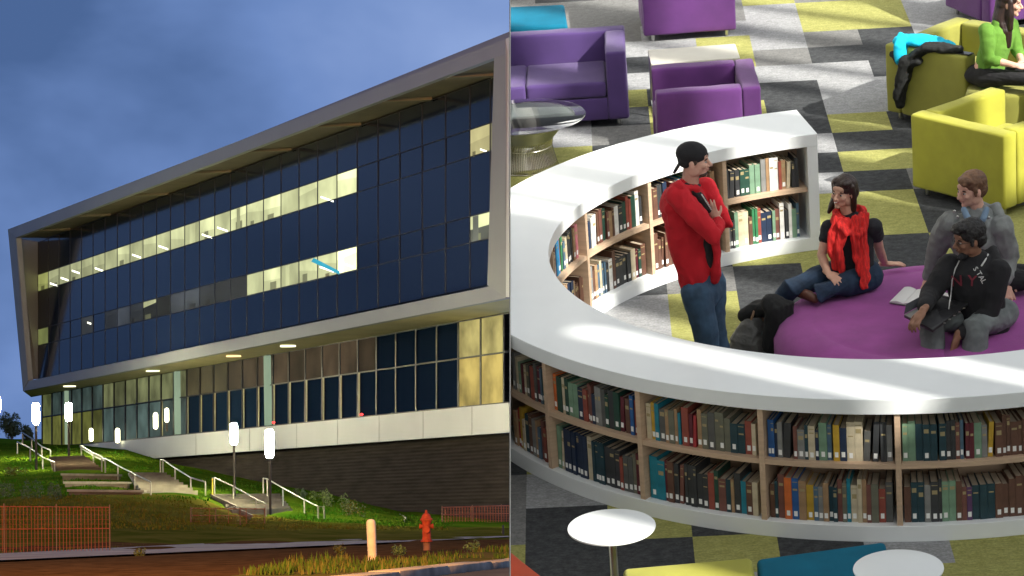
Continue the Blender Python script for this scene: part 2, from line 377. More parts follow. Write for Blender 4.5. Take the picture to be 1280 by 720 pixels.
def shelf_row(kind, a0, a1, z, hmax, bayname, rowname, seed, n_named=True, fixed=None):
    rnd = random.Random(seed); rad = RO-.055 if kind == 'out' else RI+.06
    sgn = 1 if kind == 'out' else -1          # angle grows to the right in front, to the left at the back
    pal, wts = (PAL_OUT, W_OUT) if kind == 'out' else (PAL_IN, W_IN)
    s = .006; length = R_(a1-a0)*rad; i = 0; run = 0; col = None; fx = list(fixed or [])
    while True:
        if fx:
            col, w, h = fx.pop(0); d = .2
        else:
            if run <= 0:
                col = rnd.choices(pal, wts)[0]; run = rnd.choice([1, 1, 1, 1, 1, 1, 2]) if col not in ('navy', 'black', 'dark teal') else rnd.choice([1, 1, 2, 4])
                w = rnd.choice([rnd.uniform(.018, .03), rnd.uniform(.026, .042), rnd.uniform(.034, .05)]); h = hmax*rnd.uniform(.60, .82); d = rnd.uniform(.17, .22)
            run -= 1; h *= rnd.uniform(.985, 1.015)
        if s+w > length-.006: break
        i += 1
        ang = (a0+math.degrees((s+w/2)/rad)) if sgn > 0 else (a1-math.degrees((s+w/2)/rad))
        s += w+.0012+(rnd.random() < .04)*.01
        jit = rnd.uniform(0, .012)
        a = R_(ang); dr = V((math.cos(a), math.sin(a), 0)); lean = rnd.random() < .05
        if lean: s += .016
        r = rad-jit if kind == 'out' else rad+jit
        loc = RC+dr*r+V((0, 0, z+.0006))
        rz = a+math.pi/2 if kind == 'out' else a-math.pi/2     # local -y (the spine) turned to face outwards / inwards
        M = Matrix.Translation(loc) @ Matrix.Rotation(rz, 4, 'Z')
        bm = B(); book_bm(bm, w, d, h, rnd)
        if lean: bm.transform(Matrix.Translation(V((.0, 0, .001))) @ Matrix.Translation(V((w/2, 0, 0))) @ Matrix.Rotation(R_(3.2), 4, 'Y') @ Matrix.Translation(V((-w/2, 0, 0))))
        if min(((M @ v.co)-C0).dot(nR) for v in bm.verts) < .006:
            bm.free(); continue
        size = 'thick ' if w > .043 else ('thin ' if w < .028 else '')
        hh = 'tall ' if h > hmax*.77 else ('short ' if h < hmax*.65 else '')
        lab = f'{size or hh}{col} book, {ORD[i]} from left, {rowname} shelf, {bayname}'
        books.append((bm, M, col, lab, kind))
front = [(184, 199.4, 'leftmost front bay beside the partition'), (199.4, 214.96, 'leftmost front bay'), (214.96, 230.3, 'second front bay'), (230.3, 246, 'middle front bay'), (246, 261.5, 'fourth front bay'), (261.5, 277, 'rightmost front bay')]
fixU = {3: [('cream', .035, .24), ('mustard', .03, .25), ('teal', .03, .25)], 2: [('orange', .03, .25), ('dark green', .03, .24), ('dark green', .028, .24), ('cream', .03, .25)]}
fixL = {3: [('teal', .06, .29), ('teal', .055, .27), ('maroon', .02, .28), ('brown', .045, .28)], 2: [('pale green', .035, .3), ('cream', .022, .27)]+[('navy', .035, .30)]*6}
for k, (a0, a1, nm) in enumerate(front):
    nm2 = nm
    shelf_row('out', a0+.4, a1-.4, Z['s1'], .33, nm2, 'upper', 100+k, fixed=fixU.get(k))
    shelf_row('out', a0+.4, a1-.4, Z['base'], .365, nm2, 'lower', 200+k, fixed=fixL.get(k))
for k, (a0, a1) in enumerate(((277, 292.5), (292.5, 308), (308, 326))):
    shelf_row('out', a0+.4, a1-.4, Z['s1'], .33, 'far right bay', 'upper', 500+k); shelf_row('out', a0+.4, a1-.4, Z['base'], .365, 'far right bay', 'lower', 600+k)
back = [(99.5, 115.1, 'inner bay at the bookcase end'), (115.1, 131.7, 'inner bay behind the red jacket'), (131.7, 150.4, 'inner bay left of the red jacket'), (150.4, 168, 'leftmost inner bay'), (168, 185, 'hidden inner bay')]
for k, (a0, a1, nm) in enumerate(back):
    shelf_row('in', a0+.5, a1-.5, Z['s1'], .33, nm, 'upper', 300+k)
    if k < 4: shelf_row('in', a0+.5, a1-.5, Z['base'], .365, nm, 'lower', 400+k)
def seen_size(b):
    bm, M, col, lab, kind = b
    p = M.translation; hid = 0
    a = math.degrees(math.atan2(p.y-RC.y, p.x-RC.x)) % 360
    if kind == 'in' and a > 163: hid += 5
    if kind == 'in' and a > 172: hid += 5
    if kind == 'out' and a > 272.5: hid += 9
    if 'behind the red' in lab and 'lower' in lab and 116 < a < 131: hid += 2
    return hid
books.sort(key=seen_size)
named, rest = books[:298], books[298:]
for bm, M, col, lab, kind in named:
    o = mkobj('book', bm, [bookmat(sgrey(col) if col == 'black' else col), m_page, m_label, m_gold], M, 'R', cut=False)
    tagit(o, lab, 'book', 'books standing on the curved bookcase shelves')
if rest:
    allm = [bookmat('brown'), m_page, m_label, m_gold]; big = B()
    for bm, M, col, lab, kind in rest:
        bm.transform(M); me = bpy.data.meshes.new('x'); bm.to_mesh(me); bm.free(); big.from_mesh(me); bpy.data.meshes.remove(me)
    single('books', 'remaining shelved books deep in the least visible inner and end bays', 'books', big, allm, kind='stuff')
print('BOOKS', len(named), len(rest))

# ------------------------------------------------------------------ club chairs, sofa, benches
def club(label, m, loc, rz, W=.98, D=.88, H=.69, t=.17, cat='armchair', name='armchair', seat=.40, group=None, cushions=1, extra_wrinkle=0):
    c = Thing(name, label, cat, loc, rz, group=group)
    b = .022
    c.part('back', rbox(-W/2, W/2, D/2-t, D/2, .07, H, b), m, smooth='auto')
    c.part('arm', rbox(-W/2, -W/2+t, -D/2, D/2-t-.002, .07, H, b), m, smooth='auto')
    c.part('arm', rbox(W/2-t, W/2, -D/2, D/2-t-.002, .07, H, b), m, smooth='auto')
    c.part('seat_base', rbox(-W/2+t+.003, W/2-t-.003, -D/2+.012, D/2-t-.003, .07, seat-.13, .01), m, smooth='auto')
    n = cushions; w = (W-2*t-.006)/n
    for k in range(n):
        c.part('seat_cushion', rbox(-W/2+t+.003+k*w, -W/2+t+.003+(k+1)*w-.004, -D/2+.005, D/2-t-.004, seat-.125, seat+.02, .03, 4), m, smooth='auto')
    for sx in (-1, 1):
        for sy in (-1, 1):
            bm = B(); cyl(bm, (sx*(W/2-.09), sy*(D/2-.09), 0), .02, .075, 16); c.part('leg', bm, m_steel, smooth='auto')
    return c
def corner_loc(L, rz, W, D, sx):
    return V((L[0], L[1], 0)) - Matrix.Rotation(rz, 3, 'Z') @ V((sx*W/2, D/2, 0))
club('violet sofa with a deep seat, cut off by the partition wall', m_purple2, (.27, 27.87, 0), R_(-2.5), W=1.8, D=.92, H=.69, t=.18, cat='sofa', name='sofa', cushions=2)
club('purple armchair facing left in front of the pale side table', m_purple, (1.775, 26.42, 0), R_(-91), W=.92, D=.89, H=.69, t=.16)
club('purple armchair seen from behind at the top edge', m_purple, (1.905, 30.56, 0), R_(180), W=.90, D=.9, H=.72, t=.17)
rz = R_(44.5); club('olive armchair with a blue and black jacket over its arm', m_olive, corner_loc((3.40, 27.02), rz, 1.05, .87, -1), rz, W=1.05, D=.87, t=.16)
rz = R_(129); club('bright lime armchair facing right behind the seated men', m_lime, corner_loc((3.32, 24.86), rz, 1.0, .98, 1), rz, W=1.0, D=.98, t=.16)
club('purple armchair in the far right corner behind the woman in green', m_purple, (5.05, 30.2, 0), R_(200), W=.98, D=.9, H=.72, t=.17)
def bench(label, m, q, H=.43, name='bench', cat='bench'):
    """q: four floor corners counter-clockwise"""
    q = [V(p) for p in q]; c = sum(q, V())/4
    t = Thing(name, label, cat, (c.x, c.y, 0))
    bm = B(); hexa(bm, [V((p.x, p.y, .10)) for p in q]+[V((p.x, p.y, H)) for p in q]); bevel(bm, .03, 4)
    t.part('cushion', bm, m, space='S', smooth='auto')
    for p in q:
        bm = B(); d = (c-p).normalized(); g = p+d*.1; cyl(bm, (g.x, g.y, 0), .02, .11, 14); t.part('leg', bm, m_steel, space='S', smooth='auto')
    return t
bench('teal bench behind the violet sofa at the partition', m_teal, [(-.6, 29.5, 0), (.70, 29.33, 0), (.70, 30.12, 0), (-.6, 30.25, 0)], H=.45)
bench('lime bench cut off by the bottom edge beside the teal bench', m_lime, [(.50, 16.25, 0), (1.275, 16.25, 0), (1.285, 17.07, 0), (.53, 17.04, 0)])
bench('teal bench at the bottom edge under the right round table', m_teal, [(1.30, 16.25, 0), (2.04, 16.3, 0), (2.08, 17.16, 0), (1.31, 17.04, 0)])
a = Q(640, 690, z=.66); b = Q(681, 721, z=.66); d = (b-a).normalized(); nn = V((-d.y, d.x, 0)); nn = nn if nn.x < 0 else -nn
cc = (a+b)/2+nn*.425; ch = math.atan2(d.y, d.x)
club('orange armchair, only a corner of it in the bottom left', m_orange, (cc.x, cc.y, 0), ch, W=1.3, D=.85, H=.66)
def round_table(label, c, r, z):
    t = Thing('round_table', label, 'table', (c.x, c.y, 0), group='small white round tables')
    bm = B(); lathe(bm, (0, 0, 0), [(r-.012, z-.016), (r-.002, z-.011), (r, z-.005), (r-.001, z-.001), (r-.004, z)], 64); t.part('table_top', bm, m_white, smooth='auto')
    bm = B(); cyl(bm, (0, 0, .012), .024, z-.03, 20); t.part('post', bm, m_steel, smooth='auto')
    bm = B(); lathe(bm, (0, 0, 0), [(.19, 0), (.19, .006), (.17, .012), (.04, .02), (.03, .03)], 40); t.part('base', bm, m_steel, smooth='auto')
for lab, u, v, r in (('small white round table on the left, next to the curved bookcase', 764.5, 658, .26), ('small white round table on the right, above the teal bench', 1123, 710, .255)):
    round_table(lab, Q(u, v, z=.60), r, .60)
# pale side table behind the purple armchair
t = Thing('side_table', 'pale rectangular side table tucked behind the purple armchair', 'table', (1.78, 27.85, 0))
m_beige = mat('beige_laminate', (.56, .54, .47), rough=.5, noise_amt=.04)
bm = B(); box(bm, -.40, .40, -.26, .22, .475, .50); bevel(bm, .012); t.part('table_top', bm, m_beige, smooth='auto')
for sx in (-1, 1):
    bm = B(); x = sx*.385; pts = [(x, -.24, .47), (x, -.25, .02), (x, -.2, .012), (x, .16, .012), (x, .2, .03), (x, .2, .47)]
    tube(bm, pts, [.011]*6, seg=10); t.part('leg', bm, m_steel, smooth='auto')
# wire table with a glass top
tc_ = Q(655, 147, z=.45)
t = Thing('glass_table', 'round glass table on a flared wire base beside the violet sofa', 'table', (tc_.x, tc_.y, 0))
m_glass = mat('clear_glass', (.9, .95, .94), rough=.03, trans=1.0); m_glass.node_tree.nodes['Principled BSDF'].inputs['IOR'].default_value = 1.2
m_wire = mat('nickel_wire', (.62, .60, .54), rough=.25, metal=1.)
bm = B(); lathe(bm, (0, 0, 0), [(.515, .452), (.53, .456), (.53, .462), (.52, .466)], 72); t.part('table_top', bm, m_glass, smooth='auto')
prof = [(.27, .012), (.255, .06), (.235, .14), (.225, .2), (.235, .27), (.28, .34), (.36, .40), (.43, .445)]
bm = B(); nw = 96
for k in range(nw):
    a = 2*math.pi*k/nw; tube(bm, [(math.cos(a)*r, math.sin(a)*r, z) for r, z in prof], [.0042]*len(prof), seg=5, cap=False)
t.part('wire_base', bm, m_wire, smooth=True)
for rr_, zz in ((.43, .445), (.27, .012), (.225, .2)):
    bm = B(); pts = [(math.cos(i*math.pi/24)*rr_, math.sin(i*math.pi/24)*rr_, zz) for i in range(49)]; tube(bm, pts, [.006]*49, seg=8, cap=False); t.part('ring', bm, m_wire, smooth=True)
bm = B(); lathe(bm, (0, 0, 0), [(.262, .016), (.247, .06), (.227, .14), (.217, .2), (.226, .26), (.22, .26), (.211, .2), (.221, .14), (.241, .06), (.256, .016)], 64); t.part('base_sleeve', bm, m_wire, smooth=True)
bm = B(); lathe(bm, (0, 0, 0), [(.02, .2), (.2, .205), (.24, .27), (.33, .37), (.425, .442), (.415, .444), (.32, .375), (.23, .28), (.19, .212), (.02, .21)], 48)
t.part('dish', bm, mat('smoked_mesh', (.30, .31, .28), rough=.35, metal=.8), smooth=True)

# ------------------------------------------------------------------ ottoman
OC = V((2.99, 20.92, 0)); OR = 1.25; OH = .43
t = Thing('round_ottoman', 'large round magenta ottoman with stitched seams inside the bookcase ring', 'ottoman', OC)
bm = B(); NS = 180; prof = [(0, OH+.012), (.3, OH+.011), (.6, OH+.006), (.85, OH-.001), (.93, OH-.004), (.955, OH-.012), (.975, OH-.006), (1.06, OH-.012), (1.15, OH-.035), (1.21, OH-.075), (1.25, OH-.15), (1.26, .26), (1.25, .14), (1.22, .07), (1.18, .05), (0, .05)]
rings = []
for r, z in prof[:-1]:
    ring = []; r *= .945
    for i in range(NS):
        a = 2*math.pi*i/NS
        rr = r; zz = z
        for seam in (R_(262), R_(35)):      # seams between the upholstered sectors
            dd = abs((a-seam+math.pi) % (2*math.pi)-math.pi)*max(r, .2)
            if dd < .05 and r > .5:
                k = (1-dd/.05)**2*.022; zz -= k if r < 1.2 else 0; rr -= k if r > .9 else 0
        zz += noise.noise(V((math.cos(a)*r*2.2, math.sin(a)*r*2.2, 0)))*.009 if z > .3 else 0
        rr += noise.noise(V((math.cos(a)*3, math.sin(a)*3, z*6)))*.012 if r > 1 else 0
        ring.append(bm.verts.new((math.cos(a)*rr, math.sin(a)*rr, zz)))
    rings.append(ring)
c0 = bmesh.ops.remove_doubles(bm, verts=rings[0], dist=.06)
rings[0] = None
cv = [v for v in bm.verts if abs(v.co.x) < .01 and abs(v.co.y) < .01][0]
for i in range(NS): bm.faces.new((cv, rings[1][i], rings[1][(i+1) % NS]))
for a_, b_ in zip(rings[1:], rings[2:]):
    for i in range(NS): bm.faces.new((a_[i], b_[i], b_[(i+1) % NS], a_[(i+1) % NS]))
bm.faces.new(rings[-1])
t.part('cushion', bm, m_magenta, smooth='auto')
bm = B(); cyl(bm, (0, 0, 0), 1.04, .06, 64); t.part('base', bm, m_black, smooth='auto')
# ------------------------------------------------------------------ people
from mathutils.bvhtree import BVHTree
def skin(name, col): return mat(name, col, rough=.55, noise_amt=.08, nscale=20, spec=.4)
sk1 = skin('fair_skin', (.62, .36, .27)); sk2 = skin('warm_skin', (.58, .34, .24)); sk3 = skin('brown_skin', (.26, .13, .08))
def cloth(name, col, amt=.12, sc=12, rough=.9): return mat(name, col, rough=rough, noise_amt=amt, nscale=sc, bump=.35, bscale=170)
m_eyew = mat('eye_white', (.45, .42, .40), rough=.4); m_dk = mat('eye_dark', (.02, .015, .012), rough=.25); m_lip = mat('lips', (.42, .14, .12), rough=.5); m_teeth = mat('teeth', (.8, .78, .72), rough=.4)
class Head:
    def __init__(s, c, f, up=V((0, 0, 1)), k=1.):
        s.c = V(c); s.f = V(f).normalized(); s.u = (V(up)-s.f*V(up).dot(s.f)).normalized(); s.l = s.u.cross(s.f); s.k = k
        s.R = Matrix((s.f, s.l, s.u)).transposed()
    def P(s, x, y, z): return s.c+(s.f*x+s.l*y+s.u*z)*s.k
    def E(s, bm, c, r, mi=0, sub=3, tilt=None):
        R = s.R @ tilt if tilt else s.R
        ell(bm, s.P(*c), [q*s.k for q in r], R, sub, mi)
    def T(s, bm, pts, rads, seg=10): tube(bm, [s.P(*p) for p in pts], [r*s.k for r in rads], ref=s.l, seg=seg)
    def base(s, bm, jaw=1.):
        s.E(bm, (-.014, 0, .03), (.096, .074, .088)); s.E(bm, (.030, 0, -.012), (.060, .062*jaw, .088)); s.E(bm, (.036, 0, -.068), (.048, .046*jaw, .036))
        s.E(bm, (.070, 0, -.094), (.018, .022*jaw, .017)); s.E(bm, (.076, 0, .040), (.016, .048, .024)); s.E(bm, (.082, 0, .020), (.013, .042, .009))
        s.T(bm, [(.086, 0, .016), (.100, 0, -.006), (.113, 0, -.026)], [.008, .010, .0125]); s.E(bm, (.098, 0, -.033), (.014, .018, .008))
        for sg in (-1, 1):
            s.E(bm, (.066, sg*.036, -.020), (.024, .022, .022)); s.E(bm, (-.006, sg*.077, -.008), (.019, .009, .032)); s.E(bm, (.0, sg*.05, -.055), (.04, .014, .04))
        s.E(bm, (.089, 0, -.050), (.010, .020, .007)); s.E(bm, (.087, 0, -.062), (.010, .017, .007))
    def face(s, t, brow=m_dk, smile=False, lips=m_lip):
        for sg in (-1, 1):
            bm = B(); s.E(bm, (.0800, sg*.030, .003), (.010, .0115, .006), 0, 2); o = t.part('eye', bm, m_eyew, space='S', smooth=True)
            bm = B(); s.E(bm, (.0880, sg*.030, .003), (.0035, .0062, .0058), 0, 2); t.part('iris', bm, m_dk, space='S', smooth=True, parent=o)
            bm = B(); s.T(bm, [(.089, sg*.012, .020), (.090, sg*.030, .026), (.078, sg*.048, .020)], [.004, .005, .003], 6); t.part('eyebrow', bm, brow, space='S', smooth=True)
        bm = B()
        if smile:
            s.T(bm, [(.084, -.026, -.046), (.095, -.012, -.053), (.098, 0, -.055), (.095, .012, -.053), (.084, .026, -.046)], [.003, .006, .007, .006, .003], 8); t.part('lips', bm, lips, space='S', smooth=True)
            bm = B(); s.T(bm, [(.088, -.020, -.049), (.099, -.009, -.0535), (.102, 0, -.055), (.099, .009, -.0535), (.088, .020, -.049)], [.002, .0045, .005, .0045, .002], 8); t.part('teeth', bm, m_teeth, space='S', smooth=True)
        else:
            s.T(bm, [(.088, -.021, -.056), (.0985, 0, -.055), (.088, .021, -.056)], [.003, .0055, .003], 8); t.part('lips', bm, lips, space='S', smooth=True)
def hand(bm, w, d, nrm, k=1., curl=.5, thumb=1):
    """w wrist, d direction of the fingers, nrm the palm side"""
    w = V(w); d = V(d).normalized(); nrm = (V(nrm)-d*V(nrm).dot(d)).normalized(); s = d.cross(nrm)*thumb
    R = Matrix((d, s, nrm)).transposed(); ell(bm, w+d*.047*k, (.052*k, .040*k, .017*k), R, 3)
    tube(bm, [w-d*.03*k, w+d*.03*k], [(.021*k, .027*k)]*2, ref=nrm, seg=10)
    for off, ln, sp in ((.030, .066, .16), (.010, .078, .05), (-.011, .073, -.05), (-.030, .056, -.18)):
        p = w+d*.088*k+s*off*k; dd = (d+s*sp).normalized(); pts = [p-dd*.02*k]; a = 0
        for seg in (.42, .32, .26):
            pts.append(pts[-1]+(dd*math.cos(a)+nrm*math.sin(a))*(ln*seg+(.02 if a == 0 else 0))*k); a += curl
        tube(bm, pts, [.0095*k, .0092*k, .0086*k, .0075*k], seg=8)
    p = w+d*.022*k+s*.024*k; td = (d*.62+s*.72+nrm*.3).normalized()
    q = p+td*.045*k; tube(bm, [p, q, q+(td*.5+d*.6+nrm*curl*.5).normalized()*.032*k], [.014*k, .0115*k, .009*k], seg=8)
def torso(bm, pts, rads, ax): tube(bm, pts, rads, ref=V(ax), seg=24)
def on_surface(o, bm_pts, direction):
    """push points onto a mesh along a direction; returns hits"""
    pass

# --- standing man in the red jacket -----------------------------------------
yb = 20.95
man = Thing('person', 'standing man in red hooded jacket, jeans and backward black cap, arms crossed', 'person', (1.335, yb, 0))
hc = Q(867.5, 201, y=20.93); hd = Head(hc, (.98, -.18, -.04), (-.05, 0, 1), 1.03)
shR, shL = Q(848, 245, y=20.80), Q(881, 238, y=21.10); nb = Q(862, 228, y=20.95)
elR, elL = Q(893, 296, y=20.70), Q(905, 279, y=21.02)
wrR, wrL = Q(899, 275, y=20.88), Q(880, 281, y=20.98)
pel = Q(878, 352, y=20.95); wai = Q(868, 315, y=20.95); che = Q(861, 272, y=20.95)
axm = (shL-shR).normalized(); fw = V((axm.y, -axm.x, 0))
hipR, hipL = pel+V((-.05, -.09, -.02)), pel+V((.055, .09, -.02))
knR, knL = Q(880, 405, y=20.84), Q(891, 403, y=21.02); anR, anL = V((1.36, 20.84, .09)), V((1.44, 21.03, .09))
bm = B(); hd.base(bm)
tube(bm, [nb-V((0, 0, .05)), hc-hd.f*.02-hd.u*.06], [.062, .056], seg=16)
torso(bm, [pel, wai, che, nb-V((0, 0, .05))], [(.15, .10), (.13, .09), (.15, .10), (.10, .07)], axm)
for a_, b_, c_ in ((shR, elR, wrR), (shL, elL, wrL)): tube(bm, [a_, b_, c_], [.045, .037, .026], seg=12)
for a_, b_, c_ in ((hipR, knR, anR), (hipL, knL, anL)): tube(bm, [a_, b_, c_], [.075, .055, .04], seg=12)
hand(bm, Q(896, 274, y=20.90), V((-.35, .05, .9)), V((.2, .98, 0)), .88, .35, thumb=-1)
hand(bm, wrL, V((-.7, .2, -.2)), V((-.3, -.9, 0)), 1., .4)
man.part('body', meld(bm, .0055, 1), sk1, space='S', smooth=True); hd.face(man, brow=mat('brown_brow', (.07, .035, .02)))
m_red = cloth('red_fleece', (.52, .008, .018), .10, 10)
bm = B()
torso(bm, [Q(873, 349, y=20.95), Q(870, 335, y=20.95), Q(863, 305, y=20.95), Q(859, 275, y=20.95), Q(858, 250, y=20.95), Q(860, 236, y=20.95)], [(.152, .122), (.162, .130), (.167, .134), (.176, .138), (.176, .12), (.11, .088)], axm)
for a_, b_, c_ in ((shR, elR, wrR), (shL, elL, wrL)):
    m_ = a_.lerp(b_, .5); tube(bm, [a_, m_, b_, b_.lerp(c_, .8)], [.082, .070, .060, .047], seg=16)
ell(bm, shR, (.085, .08, .075)); ell(bm, shL, (.085, .08, .075))
hb = Q(836, 253, y=20.92)      # folded hood behind the neck
ell(bm, hb+V((.012, 0, .0)), (.065, .14, .10), Matrix.Rotation(R_(18), 3, 'Y')); ell(bm, hb+V((.03, 0, -.08)), (.075, .14, .12)); ell(bm, Q(850, 240, y=20.9), (.08, .13, .05), Matrix.Rotation(R_(20), 3, 'Y')); tube(bm, [Q(838, 243, y=20.83), Q(850, 232, y=20.78), Q(868, 236, y=20.84), Q(880, 250, y=20.92)], [.04, .034, .03, .022], seg=12)
tube(bm, [Q(894, 300, y=20.83), Q(896, 330, y=20.83), Q(893, 350, y=20.85)], [.03, .028, .026], seg=10)
man.part('jacket', meld(bm, .0075, 2, wr=.021, wf=8.5, wdir=V((1, 1, .6))), m_red, space='S', smooth=True)
bm = B(); tube(bm, [Q(877, 243, y=20.77), Q(884, 254, y=20.77), Q(889, 262, y=20.78)], [.0045]*3, seg=6); man.part('zip', bm, mat('pale_zip', (.5, .48, .46), rough=.5), space='S', smooth=True)
m_tee = cloth('charcoal_tee', (.02, .02, .022)); bm = B()
tube(bm, [Q(866, 236, y=20.84), Q(876, 249, y=20.84), Q(885, 262, y=20.86)], [.030, .032, .026], seg=12)
tube(bm, [Q(858, 231, y=20.85), Q(866, 236, y=20.83), Q(874, 232, y=20.92)], [.016, .016, .014], seg=10)
torso(bm, [Q(885, 345, y=20.93), Q(883, 325, y=20.93), Q(882, 300, y=20.93)], [(.09, .085)]*3, axm)
man.part('shirt', meld(bm, .007, 2, wr=.006), m_tee, space='S', smooth=True)
m_jean = mat('denim', (.035, .075, .13), rough=.9, noise_amt=.35, nscale=9, bump=.3, bscale=220); bm = B()
torso(bm, [Q(876, 340, y=20.95), Q(878, 356, y=20.95), Q(880, 366, y=20.95)], [(.135, .105), (.150, .118), (.15, .118)], V((.2, .98, 0)))
for a_, b_, c_ in ((hipR, knR, anR), (hipL, knL, anL)): tube(bm, [a_-V((0, 0, .02)), a_.lerp(b_, .5), b_, b_.lerp(c_, .5), c_-V((0, 0, .02))], [.112, .102, .088, .080, .076], seg=16)
man.part('jeans', meld(bm, .0075, 2, wr=.012, wf=9, wdir=V((1, 1, .8))), m_jean, space='S', smooth=True)
m_cap = cloth('black_cap', (.012, .012, .014)); m_mar = cloth('maroon_underbrim', (.09, .012, .02))
bm = B(); hd.E(bm, (-.016, 0, .052), (.108, .088, .082)); hd.E(bm, (-.05, 0, .01), (.062, .078, .06)); hd.T(bm, [(.083, -.03, .044), (.09, 0, .046), (.083, .03, .044)], [.008, .009, .008])
man.part('cap', meld(bm, .005, 1), m_cap, space='S', smooth=True)
bm = B(); hd.E(bm, (-.115, 0, -.045), (.055, .068, .006), tilt=Matrix.Rotation(R_(-58), 3, 'Y')); man.part('cap_brim', bm, m_cap, space='S', smooth=True)
bm = B(); hd.E(bm, (-.108, 0, -.050), (.048, .060, .006), tilt=Matrix.Rotation(R_(-58), 3, 'Y')); man.part('brim_underside', bm, m_mar, space='S', smooth=True)
m_brown = mat('brown_hair', (.055, .028, .016), rough=.6, noise_amt=.4, nscale=30, stretch=(1, 1, .2), bump=.5, bscale=120)
bm = B()
hd.E(bm, (.056, 0, -.088), (.032, .043, .020)); man.part('beard', bm, m_brown, space='S', smooth=True)
for sg in (-1, 1):
    bm = B(); hd.E(bm, (.005, sg*.070, .012), (.024, .010, .026)); man.part('sideburn', bm, m_brown, space='S', smooth=True)
m_shoe = mat('dark_shoe', (.03, .028, .027), rough=.6)
for a_ in (anR, anL):
    bm = B(); tube(bm, [a_+V((-.05, 0, -.045)), a_+V((.08, -.01, -.05)), a_+V((.17, -.02, -.055))], [(.04, .042), (.042, .036), (.038, .028)], ref=V((0, 1, 0)), seg=14); man.part('shoe', bm, m_shoe, space='S', smooth=True)

# --- woman with the red scarf ------------------------------------------------
wy = 21.52
wom = Thing('person', 'smiling woman with red scarf and black top sitting on the ottoman, legs folded', 'person', (2.42, 21.5, .43))
hc = Q(1054, 240, y=wy); hd = Head(hc, (-.60, -.78, .02), (.14, 0, 1), .97)
nb = Q(1062, 268, y=wy+.03); shR, shL = Q(1037, 285, y=wy+.07), Q(1092, 283, y=wy-.07)
elR, wrR = Q(1027, 319, y=wy-.02), Q(1035, 341, y=21.38); elL, wrL = Q(1099, 311, y=wy+.12), Q(1106, 332, y=21.82)
pel = V((2.47, 21.55, .54)); che = Q(1065, 300, y=wy); ax = (shL-shR).normalized()
bm = B(); hd.base(bm, .93); tube(bm, [nb-V((0, 0, .04)), hc-hd.f*.025-hd.u*.06], [.052, .047], seg=14)
torso(bm, [pel, Q(1066, 325, y=wy), che, nb-V((0, 0, .05))], [(.13, .09), (.11, .085), (.13, .09), (.08, .06)], ax)
tube(bm, [shR, shR.lerp(elR, .5), elR, elR.lerp(wrR, .35), wrR], [.043, .040, .034, .034, .023], seg=14); hand(bm, wrR, Q(1046, 350, y=21.30)-wrR, V((.1, .2, -.9)), .95, .45)
tube(bm, [shL, shL.lerp(elL, .5), elL, elL.lerp(wrL, .35), wrL+V((0, 0, .02))], [.043, .041, .035, .035, .024], seg=14); hand(bm, wrL+V((0, 0, .015)), V((.95, .1, -.12)), V((0, 0, -1)), .95, .2)
hipR, hipL = V((2.36, 21.62, .53)), V((2.55, 21.48, .53)); knR, knL = V((1.97, 21.36, .53)), V((2.14, 21.22, .52)); anR, anL = V((1.80, 21.55, .20)), V((2.34, 21.50, .47))
for a_, b_, c_ in ((hipR, knR, anR), (hipL, knL, anL)): tube(bm, [a_, b_, c_], [.07, .05, .03], seg=12)
wom.part('body', meld(bm, .0055, 1), sk2, space='S', smooth=True); hd.face(wom, brow=m_brown, smile=True)
m_btop = cloth('black_top', (.012, .013, .017)); bm = B()
torso(bm, [Q(1068, 346, y=wy), Q(1067, 325, y=wy), che, Q(1064, 285, y=wy), Q(1063, 275, y=wy+.02)], [(.155, .115), (.14, .108), (.158, .115), (.165, .095), (.09, .07)], ax)
for a_, b_ in ((shR, elR), (shL, elL)): tube(bm, [a_+V((0, 0, -.005)), a_.lerp(b_, .38)], [.064, .056], seg=14)
wom.part('top', meld(bm, .007, 2, wr=.008, wf=9), m_btop, space='S', smooth=True)
m_dj = mat('dark_denim', (.012, .030, .062), rough=.9, noise_amt=.35, nscale=9, bump=.3, bscale=220); bm = B()
ell(bm, pel+V((0, 0, .0)), (.175, .14, .11)); tube(bm, [hipR, hipR.lerp(knR, .5), knR, knR.lerp(anR, .5), anR], [.098, .09, .076, .066, .052], seg=16); tube(bm, [hipL, hipL.lerp(knL, .5), knL, knL.lerp(anL, .5), anL], [.098, .09, .078, .062, .05], seg=16)
wom.part('jeans', meld(bm, .007, 2, wr=.009, wf=9), m_dj, space='S', smooth=True)
bm = B(); tube(bm, [V((2.02, 21.40, .485)), V((2.10, 21.30, .48)), V((2.13, 21.24, .475))], [.036, .038, .03], seg=12); wom.part('shoe', bm, mat('brown_shoe', (.13, .05, .03), rough=.5), space='S', smooth=True)
m_scarf = mat('red_scarf_cloth', (.62, .018, .015), rough=.85, noise_amt=.35, nscale=22, stretch=(3, 3, .5), bump=.8, bscale=60)
bm = B(); n = 26
for rr_, dz, rad in ((.088, -.012, .034), (.10, -.045, .036), (.095, .015, .024)):
    pts = [nb+V((math.cos(a)*rr_*1.05, math.sin(a)*rr_*.85-.015, dz+.02*math.sin(a)+.012*math.cos(2*a))) for a in [2*math.pi*i/n for i in range(n+1)]]
    tube(bm, pts, [rad]*(n+1), seg=10, cap=False)
def strand(us, r0, r1):
    pts = [Q(u, v, y=y) for u, v, y in us]; tube(bm, pts, [(r0*(1-k/(len(pts)-1))+r1*k/(len(pts)-1), .022) for k in range(len(pts))], ref=V((1, .3, 0)), seg=12)
strand([(1049, 274, 21.40), (1042, 292, 21.38), (1040, 312, 21.38), (1046, 335, 21.40)], .048, .032)
strand([(1058, 276, 21.38), (1052, 296, 21.36), (1048, 312, 21.36), (1053, 338, 21.38)], .045, .028)
